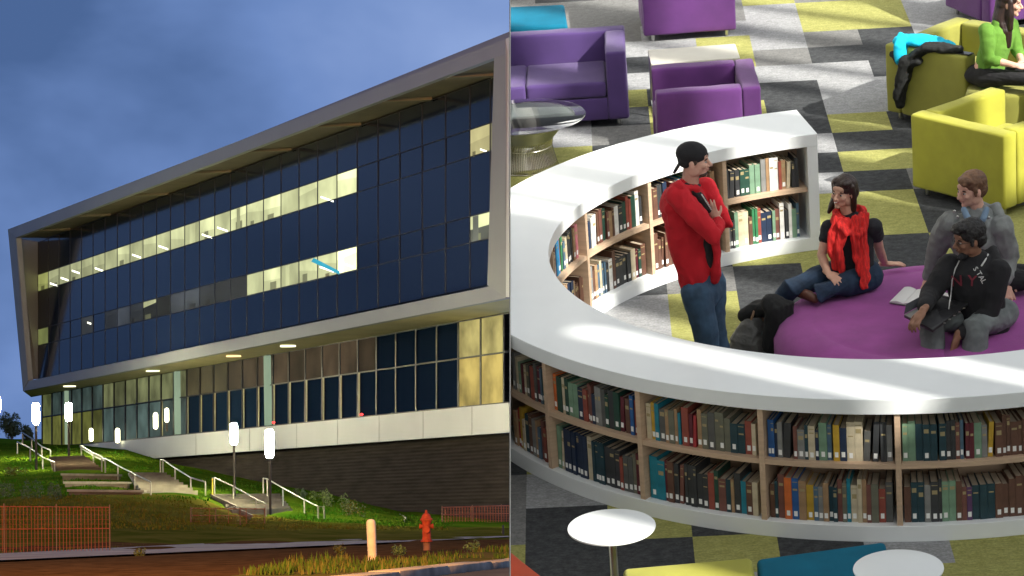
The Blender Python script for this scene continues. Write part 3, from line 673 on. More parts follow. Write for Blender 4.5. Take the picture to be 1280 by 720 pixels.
strand([(1072, 272, 21.40), (1068, 292, 21.36), (1071, 318, 21.36), (1077, 342, 21.32)], .045, .032)
strand([(1080, 268, 21.43), (1078, 292, 21.38), (1080, 318, 21.36), (1082, 345, 21.30), (1080, 358, 21.27)], .040, .034)
strand([(1050, 280, 21.36), (1060, 292, 21.34), (1072, 296, 21.35), (1078, 288, 21.37)], .035, .03)
ms = meld(bm, .0055, 1)
for v in ms.verts:
    p = v.co; k = math.sin(p.x*150+noise.noise(p*6)*9)*.0035+noise.noise(p*25)*.005; v.co += v.normal*k
wom.part('scarf', ms, m_scarf, space='S', smooth=True)
bm = B(); hd.E(bm, (-.022, 0, .045), (.102, .086, .088)); hd.E(bm, (-.045, 0, -.01), (.075, .084, .085))
hd.E(bm, (.030, .034, .085), (.052, .042, .030)); hd.E(bm, (.02, -.045, .08), (.048, .034, .030))
for sg in (-1, 1): hd.T(bm, [(.012, sg*.072, .06), (-.012, sg*.080, .0), (-.03, sg*.078, -.07), (-.04, sg*.075, -.13)], [.022, .020, .022, .02], 10)
hd.T(bm, [(-.06, .02, .0), (-.075, 0, -.08), (-.07, -.02, -.15)], [.07, .062, .04], 14)
hd.T(bm, [(-.04, -.07, -.05), (-.03, -.095, -.13), (-.02, -.115, -.19)], [.035, .03, .014], 10)
wom.part('hair', meld(bm, .005, 1, wr=.006, wf=26, wdir=V((1, 1, .25))), mat('dark_brown_hair', (.030, .015, .010), rough=.45, noise_amt=.4, nscale=30, stretch=(1, 1, .2), bump=.5, bscale=120), space='S', smooth=True)

# --- man in the grey jacket ---------------------------------------------------
gy = 21.30
gm = Thing('person', 'man with light brown hair in a grey jacket leaning on one arm behind the others', 'person', (3.33, 21.3, .43))
hc = Q(1214, 237, y=gy); hd = Head(hc, (-.86, -.46, -.10), (.06, 0, 1), 1.02)
nb = Q(1222, 262, y=gy+.02); shR, shL = Q(1188, 279, y=gy+.03), Q(1251, 284, y=gy-.08)
elR, wrR = Q(1170, 315, y=21.42), Q(1162, 346, y=21.47); elL, wrL = Q(1262, 322, y=21.22), Q(1256, 352, y=21.12)
pel = V((3.42, 21.26, .53)); che = Q(1220, 300, y=gy); ax = (shL-shR).normalized()
bm = B(); hd.base(bm, 1.05); tube(bm, [nb-V((0, 0, .05)), hc-hd.f*.02-hd.u*.06], [.06, .055], seg=14)
torso(bm, [pel, che, nb-V((0, 0, .06))], [(.14, .10), (.15, .10), (.10, .07)], ax)
tube(bm, [shR, elR, wrR], [.045, .036, .027], seg=12); hand(bm, wrR+V((0, 0, -.005)), V((-.3, -.55, -.45)), V((0, .2, -1)), 1., .3)
tube(bm, [shL, elL, wrL], [.045, .036, .027], seg=12); hand(bm, wrL, V((.1, -.4, -.5)), V((0, .2, -1)), 1., .3)
hpR, hpL = pel+V((.0, .08, 0)), pel+V((.05, -.08, 0)); kR, kL = V((3.93, 21.30, .56)), V((3.95, 21.10, .54)); aR, aL = V((4.15, 21.35, .12)), V((4.20, 21.08, .12))
for a_, b_, c_ in ((hpR, kR, aR), (hpL, kL, aL)): tube(bm, [a_, b_, c_], [.07, .05, .035], seg=12)
gm.part('body', meld(bm, .0055, 1), sk1, space='S', smooth=True); hd.face(gm, brow=m_brown)
m_gj = cloth('grey_canvas', (.20, .215, .21), .3, 9); bm = B()
torso(bm, [Q(1228, 352, y=gy), Q(1226, 330, y=gy), che, Q(1220, 280, y=gy), Q(1221, 268, y=gy+.02)], [(.185, .14), (.175, .135), (.19, .135), (.20, .115), (.11, .085)], ax)
for a_, b_, c_ in ((shR, elR, wrR), (shL, elL, wrL)): tube(bm, [a_, a_.lerp(b_, .5), b_, b_.lerp(c_, .5), c_+V((0, 0, .01))], [.086, .076, .066, .058, .05], seg=16); ell(bm, a_, (.085, .08, .075))
tube(bm, [Q(1205, 266, y=gy-.05), Q(1224, 256, y=gy+.11), Q(1244, 262, y=gy+.07), Q(1250, 270, y=gy-.02)], [.022, .05, .05, .035], seg=12)
gm.part('jacket', meld(bm, .0075, 2, wr=.024, wf=9, wdir=V((1, 1, .7))), m_gj, space='S', smooth=True)
bm = B(); tube(bm, [Q(1205, 262, y=gy-.10), Q(1210, 274, y=gy-.15), Q(1220, 283, y=gy-.16)], [.022, .026, .02], seg=10); tube(bm, [Q(1233, 262, y=gy-.10), Q(1229, 274, y=gy-.15), Q(1221, 283, y=gy-.16)], [.022, .024, .02], seg=10)
gm.part('shirt_collar', meld(bm, .006, 1), cloth('pale_blue_shirt', (.16, .24, .34)), space='S', smooth=True)
for (u, v) in ((1193, 264), (1197, 271), (1236, 272)):
    bm = B(); ell(bm, Q(u, v, y=gy-.128), (.010, .006, .010)); gm.part('snap_button', bm, m_steel, space='S', smooth=True)
m_bt = cloth('black_trousers', (.012, .012, .014)); bm = B()
ell(bm, pel, (.18, .15, .11))
for a_, b_, c_ in ((hpR, kR, aR), (hpL, kL, aL)): tube(bm, [a_, b_, c_], [.095, .078, .06], seg=16)
gm.part('trousers', meld(bm, .008, 2, wr=.008), m_bt, space='S', smooth=True)
bm = B(); hd.E(bm, (-.022, 0, .052), (.102, .086, .084)); hd.E(bm, (-.055, 0, .0), (.062, .084, .072)); hd.E(bm, (.045, .01, .088), (.052, .062, .030)); hd.E(bm, (.075, .03, .075), (.022, .03, .016))
for sg in (-1, 1): hd.E(bm, (.018, sg*.076, .01), (.016, .010, .040))
gm.part('hair', meld(bm, .0045, 1, wr=.007, wf=30), mat('light_brown_hair', (.13, .065, .032), rough=.6, noise_amt=.4, nscale=34, bump=.5, bscale=120), space='S', smooth=True)

# --- man in the black hoodie ---------------------------------------------------
hy = 20.52
hm = Thing('person', 'dark haired man in black hoodie holding a laptop on his lap, seated in front', 'person', (3.2, 20.5, .43))
hc = Q(1211, 299, y=hy); hd = Head(hc, (-.93, -.32, -.10), (.02, 0, 1), 1.02)
nb = Q(1219, 322, y=hy+.02); shR, shL = Q(1187, 333, y=hy+.05), Q(1248, 340, y=hy-.08)
elR, wrR = Q(1163, 368, y=20.45), Q(1154, 388, y=20.17); elL, wrL = Q(1236, 392, y=20.36), Q(1196, 422, y=20.22)
pel = V((3.24, 20.60, .53)); che = Q(1219, 360, y=hy); ax = (shL-shR).normalized()
bm = B(); hd.base(bm, 1.04); tube(bm, [nb-V((0, 0, .05)), hc-hd.f*.02-hd.u*.06], [.06, .056], seg=14)
torso(bm, [pel, che, nb-V((0, 0, .06))], [(.15, .11), (.15, .11), (.10, .07)], ax)
tube(bm, [shR, elR, wrR], [.045, .037, .028], seg=12); hand(bm, wrR, V((-.38, -.40, -.34)), V((.3, .1, -.9)), 1.1, .6, thumb=-1)
tube(bm, [shL, elL, wrL], [.045, .037, .028], seg=12); hand(bm, wrL, V((-.30, -.25, -.90)), V((-.6, .5, 0)), 1.1, .35)
hpR, hpL = pel+V((-.11, .02, 0)), pel+V((.11, -.05, 0)); kR, kL = V((2.83, 20.36, .55)), V((3.11, 20.26, .55)); aR, aL = V((2.80, 20.12, .10)), V((3.06, 20.05, .10))
for a_, b_, c_ in ((hpR, kR, aR), (hpL, kL, aL)): tube(bm, [a_, b_, c_], [.07, .052, .038], seg=12)
hm.part('body', meld(bm, .0055, 1), sk3, space='S', smooth=True); hd.face(hm, lips=mat('brown_lips', (.2, .08, .06)))
m_hood = cloth('black_jersey', (.011, .011, .013), .2); bm = B()
torso(bm, [Q(1228, 410, y=hy+.02), Q(1224, 390, y=hy), che, Q(1219, 340, y=hy), Q(1219, 328, y=hy+.02)], [(.19, .15), (.185, .15), (.19, .145), (.205, .125), (.12, .09)], ax)
for a_, b_, c_ in ((shR, elR, wrR), (shL, elL, wrL)): tube(bm, [a_, a_.lerp(b_, .5), b_, b_.lerp(c_, .5), c_+(b_-c_)*.18], [.088, .080, .068, .058, .046], seg=16); ell(bm, a_, (.088, .08, .078))
tube(bm, [Q(1200, 322, y=hy-.08), Q(1216, 312, y=hy+.12), Q(1238, 316, y=hy+.10), Q(1246, 328, y=hy-.02), Q(1236, 338, y=hy-.10)], [.022, .05, .06, .045, .028], seg=12)
hbm = meld(bm, .0075, 2, wr=.010, wf=8, wdir=V((1, 1, .7)))
bvh = BVHTree.FromBMesh(hbm)
hm.part('hoodie', hbm, m_hood, space='S', smooth=True)
def stuck(u, v, off=.004):
    d = rayR(u, v).normalized(); h = bvh.ray_cast(C0, d)
    return (h[0]-d*off) if h[0] else Q(u, v, y=hy-.2)
def letters(txt, u0, v0, size, ang, m, part_, bold=1):
    cu = bpy.data.curves.new('x', 'FONT'); cu.body = txt; cu.size = size; cu.offset = .012*size*bold; cu.resolution_u = 2
    ob = bpy.data.objects.new('x', cu); COL.objects.link(ob); dg = bpy.context.evaluated_depsgraph_get(); me = bpy.data.meshes.new_from_object(ob.evaluated_get(dg))
    bm = bmesh.new(); bm.from_mesh(me); bmesh.ops.triangulate(bm, faces=bm.faces[:]); bmesh.ops.subdivide_edges(bm, edges=bm.edges[:], cuts=1)
    ca, sa = math.cos(ang), math.sin(ang)
    for v in bm.verts: x, y = v.co.x, v.co.y; v.co = stuck(u0+x*ca-y*sa, v0-(x*sa+y*ca))
    bpy.data.objects.remove(ob); bpy.data.curves.remove(cu); bpy.data.meshes.remove(me)
    hm.part(part_, bm, m, space='S')
m_pr = mat('maroon_print', (.17, .015, .03), rough=.7); m_pw = mat('white_print', (.62, .62, .60), rough=.7)
letters('N', 1189, 358, 19, R_(4), m_pr, 'chest_letter'); letters('Y', 1209, 357, 19, R_(-4), m_pr, 'chest_letter')
for ch_, u, v, a_ in (('S', 1216, 336, -55), ('T', 1220, 341, -60), ('A', 1223, 346, -62), ('L', 1226, 351, -64)): letters(ch_, u, v, 9, R_(a_), m_pw, 'chest_letter', .6)
bm = B(); tube(bm, [stuck(u, v, .003) for u, v in ((1199, 326), (1194, 336), (1190, 350), (1189, 366), (1187, 378), (1186, 386))], [.0045]*6, seg=6); hm.part('drawstring', bm, m_pw, space='S', smooth=True)
bm = B(); tube(bm, [stuck(u, v, .003) for u, v in ((1235, 318), (1231, 326), (1227, 332))], [.006]*3, seg=6); hm.part('drawstring', bm, m_pw, space='S', smooth=True)
m_gjn = mat('grey_denim', (.15, .17, .17), rough=.9, noise_amt=.35, nscale=9, bump=.3, bscale=200); bm = B()
ell(bm, pel, (.19, .16, .10))
for a_, b_, c_ in ((hpR, kR, aR), (hpL, kL, aL)): tube(bm, [a_, a_.lerp(b_, .5), b_, b_.lerp(c_, .5), c_], [.105, .10, .088, .082, .075], seg=16)
hm.part('jeans', meld(bm, .0075, 2, wr=.012, wf=9), m_gjn, space='S', smooth=True)
for a_ in (aR, aL):
    bm = B(); tube(bm, [a_+V((.0, .05, -.05)), a_+V((-.01, -.08, -.055)), a_+V((-.02, -.17, -.06))], [(.04, .042), (.042, .036), (.038, .028)], ref=V((1, 0, 0)), seg=14); hm.part('shoe', bm, m_shoe, space='S', smooth=True)
bm = B(); hd.E(bm, (-.022, 0, .055), (.106, .090, .088)); hd.E(bm, (-.055, 0, .0), (.064, .086, .070)); hd.E(bm, (.05, 0, .098), (.055, .066, .034)); hd.E(bm, (.088, 0, .085), (.024, .05, .022))
for sg in (-1, 1): hd.E(bm, (.016, sg*.077, .005), (.014, .009, .036))
hm.part('hair', meld(bm, .0045, 0, wr=.009, wf=42), mat('black_hair', (.009, .008, .008), rough=.5, bump=.6, bscale=120), space='S', smooth=True)
for sg in (-1, 1):
    bm = B(); pts = [hd.P(.098+.002*math.cos(a), sg*.031+.019*math.cos(a), .002+.014*math.sin(a)) for a in [i*math.pi/8 for i in range(17)]]; tube(bm, pts, [.0018]*17, seg=5, cap=False); hm.part('glasses_rim', bm, m_black, space='S', smooth=True)
    bm = B(); tube(bm, [hd.P(.095, sg*.050, .006), hd.P(.0, sg*.080, .004)], [.0018]*2, seg=5); hm.part('glasses_arm', bm, m_black, space='S', smooth=True)

# --- woman in green -------------------------------------------------------------
ey = 26.40
em_ = Thing('person', 'long haired woman in a green cardigan and black trousers seated by the olive armchair', 'person', (4.2, 26.37, .43))
hc = Q(1262, 4, y=ey); hd = Head(hc, (.93, -.30, -.12), (-.02, 0, 1), .98)
nb = Q(1250, 24, y=ey); shR, shL = Q(1233, 38, y=ey-.12), Q(1264, 32, y=ey+.16); elR, wrR = Q(1236, 74, y=ey-.2), Q(1270, 82, y=ey-.28); elL, wrL = Q(1272, 64, y=ey+.05), Q(1278, 80, y=ey-.2)
pel = V((4.17, 26.40, .53)); ax = (shL-shR).normalized()
bm = B(); hd.base(bm, .93); tube(bm, [nb-V((0, 0, .05)), hc-hd.f*.025-hd.u*.06], [.052, .047], seg=14)
torso(bm, [pel, Q(1243, 60, y=ey), nb-V((0, 0, .06))], [(.13, .10), (.12, .09), (.08, .06)], ax)
for a_, b_, c_ in ((shR, elR, wrR), (shL, elL, wrL)): tube(bm, [a_, b_, b_.lerp(c_, .5), c_], [.04, .037, .033, .024], seg=12)
hand(bm, wrR, V((.9, -.1, -.1)), V((0, .6, -.8)), .95, .5); hand(bm, wrL, V((.6, -.6, -.2)), V((0, .1, -1)), .95, .5)
hpR, hpL = pel+V((-.02, -.08, 0)), pel+V((.06, .08, 0)); kR, kL = V((4.52, 26.05, .56)), V((4.66, 26.25, .56)); aR, aL = V((4.50, 26.0, .10)), V((4.72, 26.2, .10))
for a_, b_, c_ in ((hpR, kR, aR), (hpL, kL, aL)): tube(bm, [a_, b_, c_], [.07, .05, .035], seg=12)
em_.part('body', meld(bm, .006, 1), sk1, space='S', smooth=True); hd.face(em_, brow=m_brown)
bm = B(); torso(bm, [Q(1238, 96, y=ey), Q(1239, 78, y=ey), Q(1245, 55, y=ey), Q(1249, 38, y=ey), Q(1250, 31, y=ey)], [(.16, .125), (.15, .12), (.165, .12), (.165, .10), (.09, .07)], ax)
for a_, b_, c_ in ((shR, elR, wrR), (shL, elL, wrL)): tube(bm, [a_, a_.lerp(b_, .5), b_, b_.lerp(c_, .3)], [.068, .062, .054, .046], seg=14)
em_.part('cardigan', meld(bm, .008, 2, wr=.009, wf=9), cloth('green_knit', (.10, .23, .025)), space='S', smooth=True)
bm = B(); ell(bm, pel, (.17, .15, .10))
for a_, b_, c_ in ((hpR, kR, aR), (hpL, kL, aL)): tube(bm, [a_, b_, c_], [.095, .075, .055], seg=16)
em_.part('trousers', meld(bm, .008, 2, wr=.007), m_bt, space='S', smooth=True)
bm = B(); hd.E(bm, (-.022, 0, .05), (.104, .088, .088)); hd.E(bm, (-.05, 0, -.01), (.075, .086, .09)); hd.T(bm, [(-.04, .0, -.04), (-.05, -.02, -.14), (-.01, -.06, -.25), (.03, -.07, -.36)], [.085, .085, .07, .03], 14)
hd.T(bm, [(.02, -.078, .03), (.03, -.085, -.08), (.04, -.09, -.20)], [.02, .03, .025], 10)
em_.part('hair', meld(bm, .006, 1, wr=.006, wf=24, wdir=V((1, 1, .25))), mat('long_dark_hair', (.022, .010, .008), rough=.4, noise_amt=.4, nscale=30, stretch=(1, 1, .2), bump=.5, bscale=120), space='S', smooth=True)
for a_ in (aR, aL):
    bm = B(); tube(bm, [a_+V((-.03, .02, -.05)), a_+V((.06, -.08, -.06)), a_+V((.1, -.13, -.065))], [(.036, .04), (.038, .034), (.033, .024)], ref=V((1, 0, 0)), seg=14); em_.part('shoe', bm, m_shoe, space='S', smooth=True)
t = Thing('cube_stool', 'olive cube stool the woman in green is sitting on', 'stool', (4.27, 26.33, 0), R_(-12))
t.part('cushion', rbox(-.26, .26, -.26, .26, .06, .43, .025), m_olive, smooth='auto'); bm = B(); box(bm, -.2, .2, -.2, .2, 0, .06); t.part('base', bm, m_black)

# ------------------------------------------------------------------ things lying about
t = Thing('laptop', 'open black laptop on the lap of the man in the hoodie', 'laptop', Q(1172, 395, z=.63))
c1, c2, c3, c4 = Q(1130, 397, z=.63), Q(1166, 416, z=.62), Q(1213, 380, z=.66), Q(1176, 372, z=.66)
bm = B(); slab(bm, [c1, c2, c3, c4], V((0, 0, .022))); bevel(bm, .004, 2); t.part('base', bm, mat('laptop_shell', (.018, .018, .02), rough=.28), space='S', smooth='auto')
bm = B(); ce = (c1+c2+c3+c4)/4; up_ = V((0, 0, .0235))
q = [ce.lerp(c1, .55)+up_, ce.lerp(c2, .12)+up_, ce.lerp(c3, .60)+up_, ce.lerp(c4, .82)+up_]; bm.faces.new([bm.verts.new(p) for p in q]); t.part('keyboard', bm, mat('keys', (.006, .006, .007), rough=.6), space='S')
bm = B(); q = [c1.lerp(c2, .25)+(ce-c1)*.02+up_, c1.lerp(c2, .95)+(ce-c2)*.05+up_, c2.lerp(c3, .25)+(ce-c2)*.05+up_, ce+up_*1.02]; bm.faces.new([bm.verts.new(p) for p in q]); t.part('palm_rest', bm, mat('palm_rest', (.09, .09, .095), rough=.22, metal=.4), space='S')
hv = (c3-c4).normalized(); bm = B(); a_, b_ = c4+V((0, 0, .024)), c1.lerp(c4, .0)+V((0, 0, .024)); tilt = V((.03, .10, .035)); slab(bm, [b_, a_, a_+tilt, b_+tilt], V((.006, .006, 0))); t.part('lid', bm, m_black, space='S')
for i in range(5):
    p = c2.lerp(c3, .3+i*.13)+V((.002, -.004, .006)); bm = B(); box(bm, p.x-.008, p.x+.008, p.y-.003, p.y+.001, p.z, p.z+.007); t.part('port', bm, m_steel, space='S')
def openbook(label, pts, z):
    q = [Q(u, v, z=z) for u, v in pts]; ce = sum(q, V())/4; t = Thing('open_book', label, 'book', ce)
    m0, m1 = q[0].lerp(q[1], .5), q[3].lerp(q[2], .5)
    bm = B(); slab(bm, [V((p.x, p.y, z)) for p in q], V((0, 0, .006))); t.part('cover', bm, mat('grey_cover', (.25, .25, .24), rough=.6), space='S')
    for a_, b_, c_, d_ in ((q[0], m0, m1, q[3]), (m0, q[1], q[2], m1)):
        bm = B(); n = 8; rows = []
        for i in range(n+1):
            k = i/n; h = .010+.014*math.sin(math.pi*(k*.85+.08)); p, r = a_.lerp(b_, k*.96+.02), d_.lerp(c_, k*.96+.02); rows.append([bm.verts.new((p.x, p.y, z+.0065)), bm.verts.new((p.x, p.y, z+h)), bm.verts.new((r.x, r.y, z+h)), bm.verts.new((r.x, r.y, z+.0065))])
        for x, y in zip(rows, rows[1:]):
            for j in range(3): bm.faces.new((x[j], x[j+1], y[j+1], y[j]))
        bm.faces.new(rows[0]); bm.faces.new(rows[-1][::-1]); t.part('pages', bm, mat('white_paper', (.74, .74, .72), rough=.8), space='S', smooth='auto')
openbook('open book with white pages lying on the magenta ottoman', [(1112, 379), (1146, 384), (1162, 367), (1130, 361)], .446)
bm = B(); q = [Q(u, v, z=.447) for u, v in ((1170, 383), (1187, 388), (1194, 370), (1181, 366))]; slab(bm, q, V((0, 0, .004))); single('paper_sheet', 'small white paper between the open book and the laptop', 'paper', bm, MATS['white_paper'])
# bag and draped jacket by the ottoman
t = Thing('handbag', 'dark leather bag on the floor left of the draped black coat', 'bag', (1.68, 21.46, 0))
m_lea = mat('dark_leather', (.11, .11, .10), rough=.4, noise_amt=.4, nscale=6, bump=.5, bscale=30)
bm = B(); tube(bm, [(1.66, 21.36, .02), (1.68, 21.36, .14), (1.715, 21.37, .24), (1.74, 21.38, .30)], [(.15, .09), (.16, .09), (.12, .06), (.085, .03)], ref=V((1, 0, 0)), seg=20); t.part('bag_body', meld(bm, .007, 1, wr=.012, wf=12), m_lea, space='S', smooth=True)
for dx in (-.05, .05):
    bm = B(); tube(bm, [(1.72+dx, 21.36, .28), (1.735+dx*.6, 21.34, .38), (1.76, 21.34, .40), (1.79, 21.36, .32)], [.010]*4, seg=8); t.part('strap', bm, mat('tan_leather', (.28, .17, .10), rough=.5), space='S', smooth=True)
t = Thing('backpack', 'dark backpack with teal panel leaning on the ottoman under the coat', 'backpack', (1.84, 21.42, 0))
bm = B(); tube(bm, [(1.83, 21.42, .03), (1.84, 21.43, .2), (1.85, 21.44, .34)], [(.14, .10), (.15, .11), (.11, .08)], ref=V((1, 0, 0)), seg=18); t.part('pack', meld(bm, .008, 1, wr=.012, wf=10), cloth('blue_green_nylon', (.025, .06, .075), .3), space='S', smooth=True)
bm = B(); tube(bm, [(1.76, 21.33, .05), (1.77, 21.32, .22)], [(.05, .02)]*2, ref=V((1, 0, 0)), seg=12); t.part('pocket', bm, cloth('teal_grey_nylon', (.10, .15, .15), .3), space='S', smooth=True)
m_coat = cloth('black_coat', (.009, .010, .010), .3); bm = B()
tube(bm, [Q(931, 394, y=21.42), Q(946, 386, y=21.40), Q(968, 384, y=21.34)], [(.045, .05), (.06, .07), (.07, .08)], ref=V((0, 0, 1)), seg=14)
tube(bm, [Q(962, 379, y=21.22), Q(974, 385, y=21.18), Q(973, 408, y=21.16), Q(967, 436, y=21.16)], [(.08, .06), (.11, .07), (.10, .065), (.08, .05)], ref=V((1, 0, 0)), seg=18)
single('coat', 'black coat draped over the backpack beside the ottoman', 'coat', meld(bm, .007, 1, wr=.016, wf=11, wdir=V((1, 1, .5))), m_coat, smooth=True, cut=False)
# jackets on the olive armchair
def drape(name, label, cat, pts, wdt, m, thick=.018, seed=0):
    bm = B()
    for (p, q) in wdt:
        tube(bm, [V(x) for x in p], q, ref=V((.7, .7, 0)), seg=12)
    return single(name, label, cat, meld(bm, .008, 1, wr=.014, wf=11), m, smooth=True, cut=False)
L_ = V((3.40, 27.02, 0)); ea = V((math.cos(R_(-45.5)), math.sin(R_(-45.5)), 0)); eb = V((math.cos(R_(44.5)), math.sin(R_(44.5)), 0))
def OA(a, b, z): return L_+ea*a+eb*b+V((0, 0, z))
drape('blue_jacket', 'bright blue jacket folded over the arm of the olive armchair', 'jacket', None, [
    ([OA(.10, .10, .72), OA(.28, .12, .735), OA(.46, .16, .72), OA(.58, .2, .70)], [(.11, .04), (.125, .045), (.11, .04), (.06, .03)]), ([OA(.20, .06, .73), OA(.22, -.02, .67), OA(.22, -.04, .56)], [(.12, .035), (.13, .03), (.09, .025)])], cloth('cyan_shell', (.0, .42, .62), .2))
drape('black_jacket', 'black jacket hanging over the side of the olive armchair arm', 'jacket', None, [
    ([OA(.30, -.03, .60), OA(.45, .02, .72), OA(.62, .06, .725), OA(.74, .09, .72)], [(.09, .035), (.095, .045), (.08, .04), (.06, .03)]), ([OA(.12, -.035, .62), OA(.26, -.05, .54), OA(.40, -.04, .60)], [(.04, .03), (.06, .035), (.05, .03)]),
    ([OA(.30, -.04, .60), OA(.24, -.055, .42), OA(.20, -.055, .26), OA(.20, -.05, .18)], [(.13, .045), (.115, .045), (.085, .035), (.05, .03)])], m_coat)
p = OA(.80, .085, .692); t = Thing('phone', 'black phone lying on the front end of the olive armchair arm', 'phone', p, R_(-45)); bm = B(); box(bm, -.075, .075, -.038, .038, .002, .012); bevel(bm, .003, 2); t.part('case', bm, m_black, smooth='auto'); bm = B(); box(bm, -.068, .068, -.033, .033, .0125, .0135); t.part('screen', bm, mat('phone_glass', (.01, .012, .015), rough=.08))
# ================================================================== THE STREET SIDE AT DUSK
# terrain: ground height read along a few sight columns, (distance, image row)
TERR = [(-900, [(75, 705), (90, 690), (105, 650), (125, 610), (170, 575), (260, 566), (460, 560)]),
        (0, [(75, 692), (88, 682), (97, 655), (104, 632), (112, 614), (125, 600), (150, 578), (170, 562), (200, 552), (260, 549), (460, 548)]),
        (100, [(75, 691), (88, 681), (97, 656), (102, 634), (106, 621), (114, 606), (128, 592), (150, 573), (165, 560), (185, 556), (260, 552), (460, 550)]),
        (160, [(75, 690), (88, 680), (97, 658), (105, 627), (110, 618), (122, 607), (132, 592), (146, 578), (158, 566), (175, 562), (460, 560)]),
        (230, [(75, 689), (88, 679), (99, 658), (105, 634), (109, 618), (122, 606), (133, 594), (146, 586), (155, 584), (460, 584)]),
        (300, [(75, 688), (88, 678), (100, 661), (107, 645), (112, 632), (118, 618), (128, 604), (140, 600), (150, 598), (460, 598)]),
        (400, [(75, 686), (88, 677), (102, 662), (110, 650), (118, 633), (128, 618), (140, 616), (460, 614)]),
        (500, [(75, 685), (88, 675.5), (102, 665), (112, 655), (120, 645), (130, 640), (460, 636)]),
        (700, [(75, 682.5), (88, 673.5), (102, 664), (112, 659), (120, 656), (130, 652), (460, 640)])]
def interp(tab, x):
    if x <= tab[0][0]: return tab[0][1]
    for (a, p), (b, q) in zip(tab, tab[1:]):
        if x <= b:
            k = (x-a)/(b-a); return p+(q-p)*k
    return tab[-1][1]
def terr_v(u, Y):
    if u <= TERR[0][0]: return interp(TERR[0][1], Y)
    for (a, p), (b, q) in zip(TERR, TERR[1:]):
        if u <= b:
            k = (u-a)/(b-a); return interp(p, Y)*(1-k)+interp(q, Y)*k
    return interp(TERR[-1][1], Y)
GZ = -1.0
def gz(u, Y):
    if Y < 76: return GZ
    return QL(u, terr_v(u, Y), Y).z
def gp(u, v):
    """the terrain point seen at pixel (u, v)"""
    lo, hi = 40., 240.
    for _ in range(40):
        m = (lo+hi)/2
        zz = gz(u, m); vv = projL(QL(u, 600, m)*1)[1]
        p = QL(u, 600, m); p.z = zz
        if projL(p)[1] > v: lo = m
        else: hi = m
    p = QL(u, 600, lo); p.z = gz(u, lo); return p
m_lawn = mat('night_lawn', (.020, .070, .003), rough=1., spec=0., col2=(.095, .13, .010), nscale=.5, bump=1., bscale=14)
m_dirt = mat('bare_earth', (.085, .042, .016), rough=1., spec=0., noise_amt=.45, nscale=2.6, bump=1., bscale=12)
m_verge = mat('verge_turf', (.05, .06, .012), rough=1., spec=0., col2=(.13, .085, .03), nscale=1.3, bump=1., bscale=12)
m_walk = mat('worn_concrete', (.24, .20, .17), rough=.95, spec=.05, noise_amt=.25, nscale=.8, bump=.3, bscale=20)
m_road = mat('street_asphalt', (.045, .042, .040), rough=.9, spec=.1, noise_amt=.3, nscale=1.2, bump=.4, bscale=30)
m_kerb = mat('kerb_concrete', (.30, .25, .19), rough=.95, spec=.05, noise_amt=.35, nscale=2.5, bump=.5, bscale=18)
us = [-2600, -1800, -1300, -900, -600, -350, -180, -80]+list(range(0, 720, 20))
Ys = [14, 25, 40, 50, 60, 68, 75, 80, 84]+[88+1.5*i for i in range(60)]+[185, 200, 225, 260, 320, 400, 450]
bm = B(); grid = []
for Y in Ys:
    row = []
    for u in us:
        p = QL(u, 600, Y); z = gz(u, Y)
        if Y > 76: z += .10*noise.noise(V((p.x*.5, Y*.35, 0)))+.04*noise.noise(V((p.x*1.7, Y*1.2, 4)))
        row.append(bm.verts.new((p.x, Y, z)))
    grid.append(row)
for a, b in zip(grid, grid[1:]):
    for i in range(len(us)-1):
        f = bm.faces.new((a[i], a[i+1], b[i+1], b[i])); f.material_index = 1 if a[i].co.y < 88 else (2 if a[i].co.y < 108 else 0)
o = mkobj('ground', bm, [m_lawn, m_dirt, mat('olive_slope', (.05, .055, .006), rough=1., spec=0., col2=(.13, .10, .018), nscale=.6, bump=1., bscale=12)], Matrix.Identity(4), 'L', smooth=True); o['kind'] = 'structure'
def flat(u, v, z):
    d = rayL(u, v); return d*(z/d.z)
def sheet(name, q, z, m, kind='structure', thick=0.):
    bm = B(); ps = [V((p[0], p[1], z)) for p in q]
    if thick: slab(bm, ps, V((0, 0, -thick)))
    else: bm.faces.new([bm.verts.new(p) for p in ps])
    o = mkobj(name, bm, m, Matrix.Identity(4), 'L'); o['kind'] = kind; return o
k0, k1 = flat(478, 718.5, GZ+.10), flat(637, 701.5, GZ+.10)      # road-side edge of the kerb
kd = (k1-k0).normalized(); kn = V((-kd.y, kd.x, 0))
ka, kb = k0-kd*32, k1+kd*45
# the roadway is cut below the verge, its face is the kerb
sheet('road', [ka-kn*9, kb-kn*9, kb+kn*.05, ka+kn*.05], GZ+.006, m_road)
bm = B(); L = 0
while L < 90:
    p, q = ka+kd*(L+.01), ka+kd*(L+2.99); slab(bm, [V((a.x, a.y, GZ-.05)) for a in (p, q, q+kn*.45, p+kn*.45)], V((0, 0, .17+random.uniform(-.012, .012)))); L += 3
bevel(bm, .02, 2); o = mkobj('kerb', bm, m_kerb, Matrix.Identity(4), 'L', smooth='auto'); o['kind'] = 'structure'
bm = B(); q = [ka+kn*.4, kb+kn*.4, kb+kn*3.6, ka+kn*2.6]
N = 90; rows = []
for i in range(N+1):
    a = q[0].lerp(q[1], i/N); b = q[3].lerp(q[2], i/N); rr_ = []
    for j in range(9):
        p = a.lerp(b, j/8); h = .075+.05*noise.noise(V((p.x*1.3, p.y*.8, 0)))*(j > 0)-(.05 if j == 8 else 0)
        rr_.append(bm.verts.new((p.x, p.y, GZ+h)))
    rows.append(rr_)
for a, b in zip(rows, rows[1:]):
    for j in range(8): bm.faces.new((a[j], a[j+1], b[j+1], b[j]))
o = mkobj('verge', bm, m_verge, Matrix.Identity(4), 'L', smooth=True); o['kind'] = 'structure'
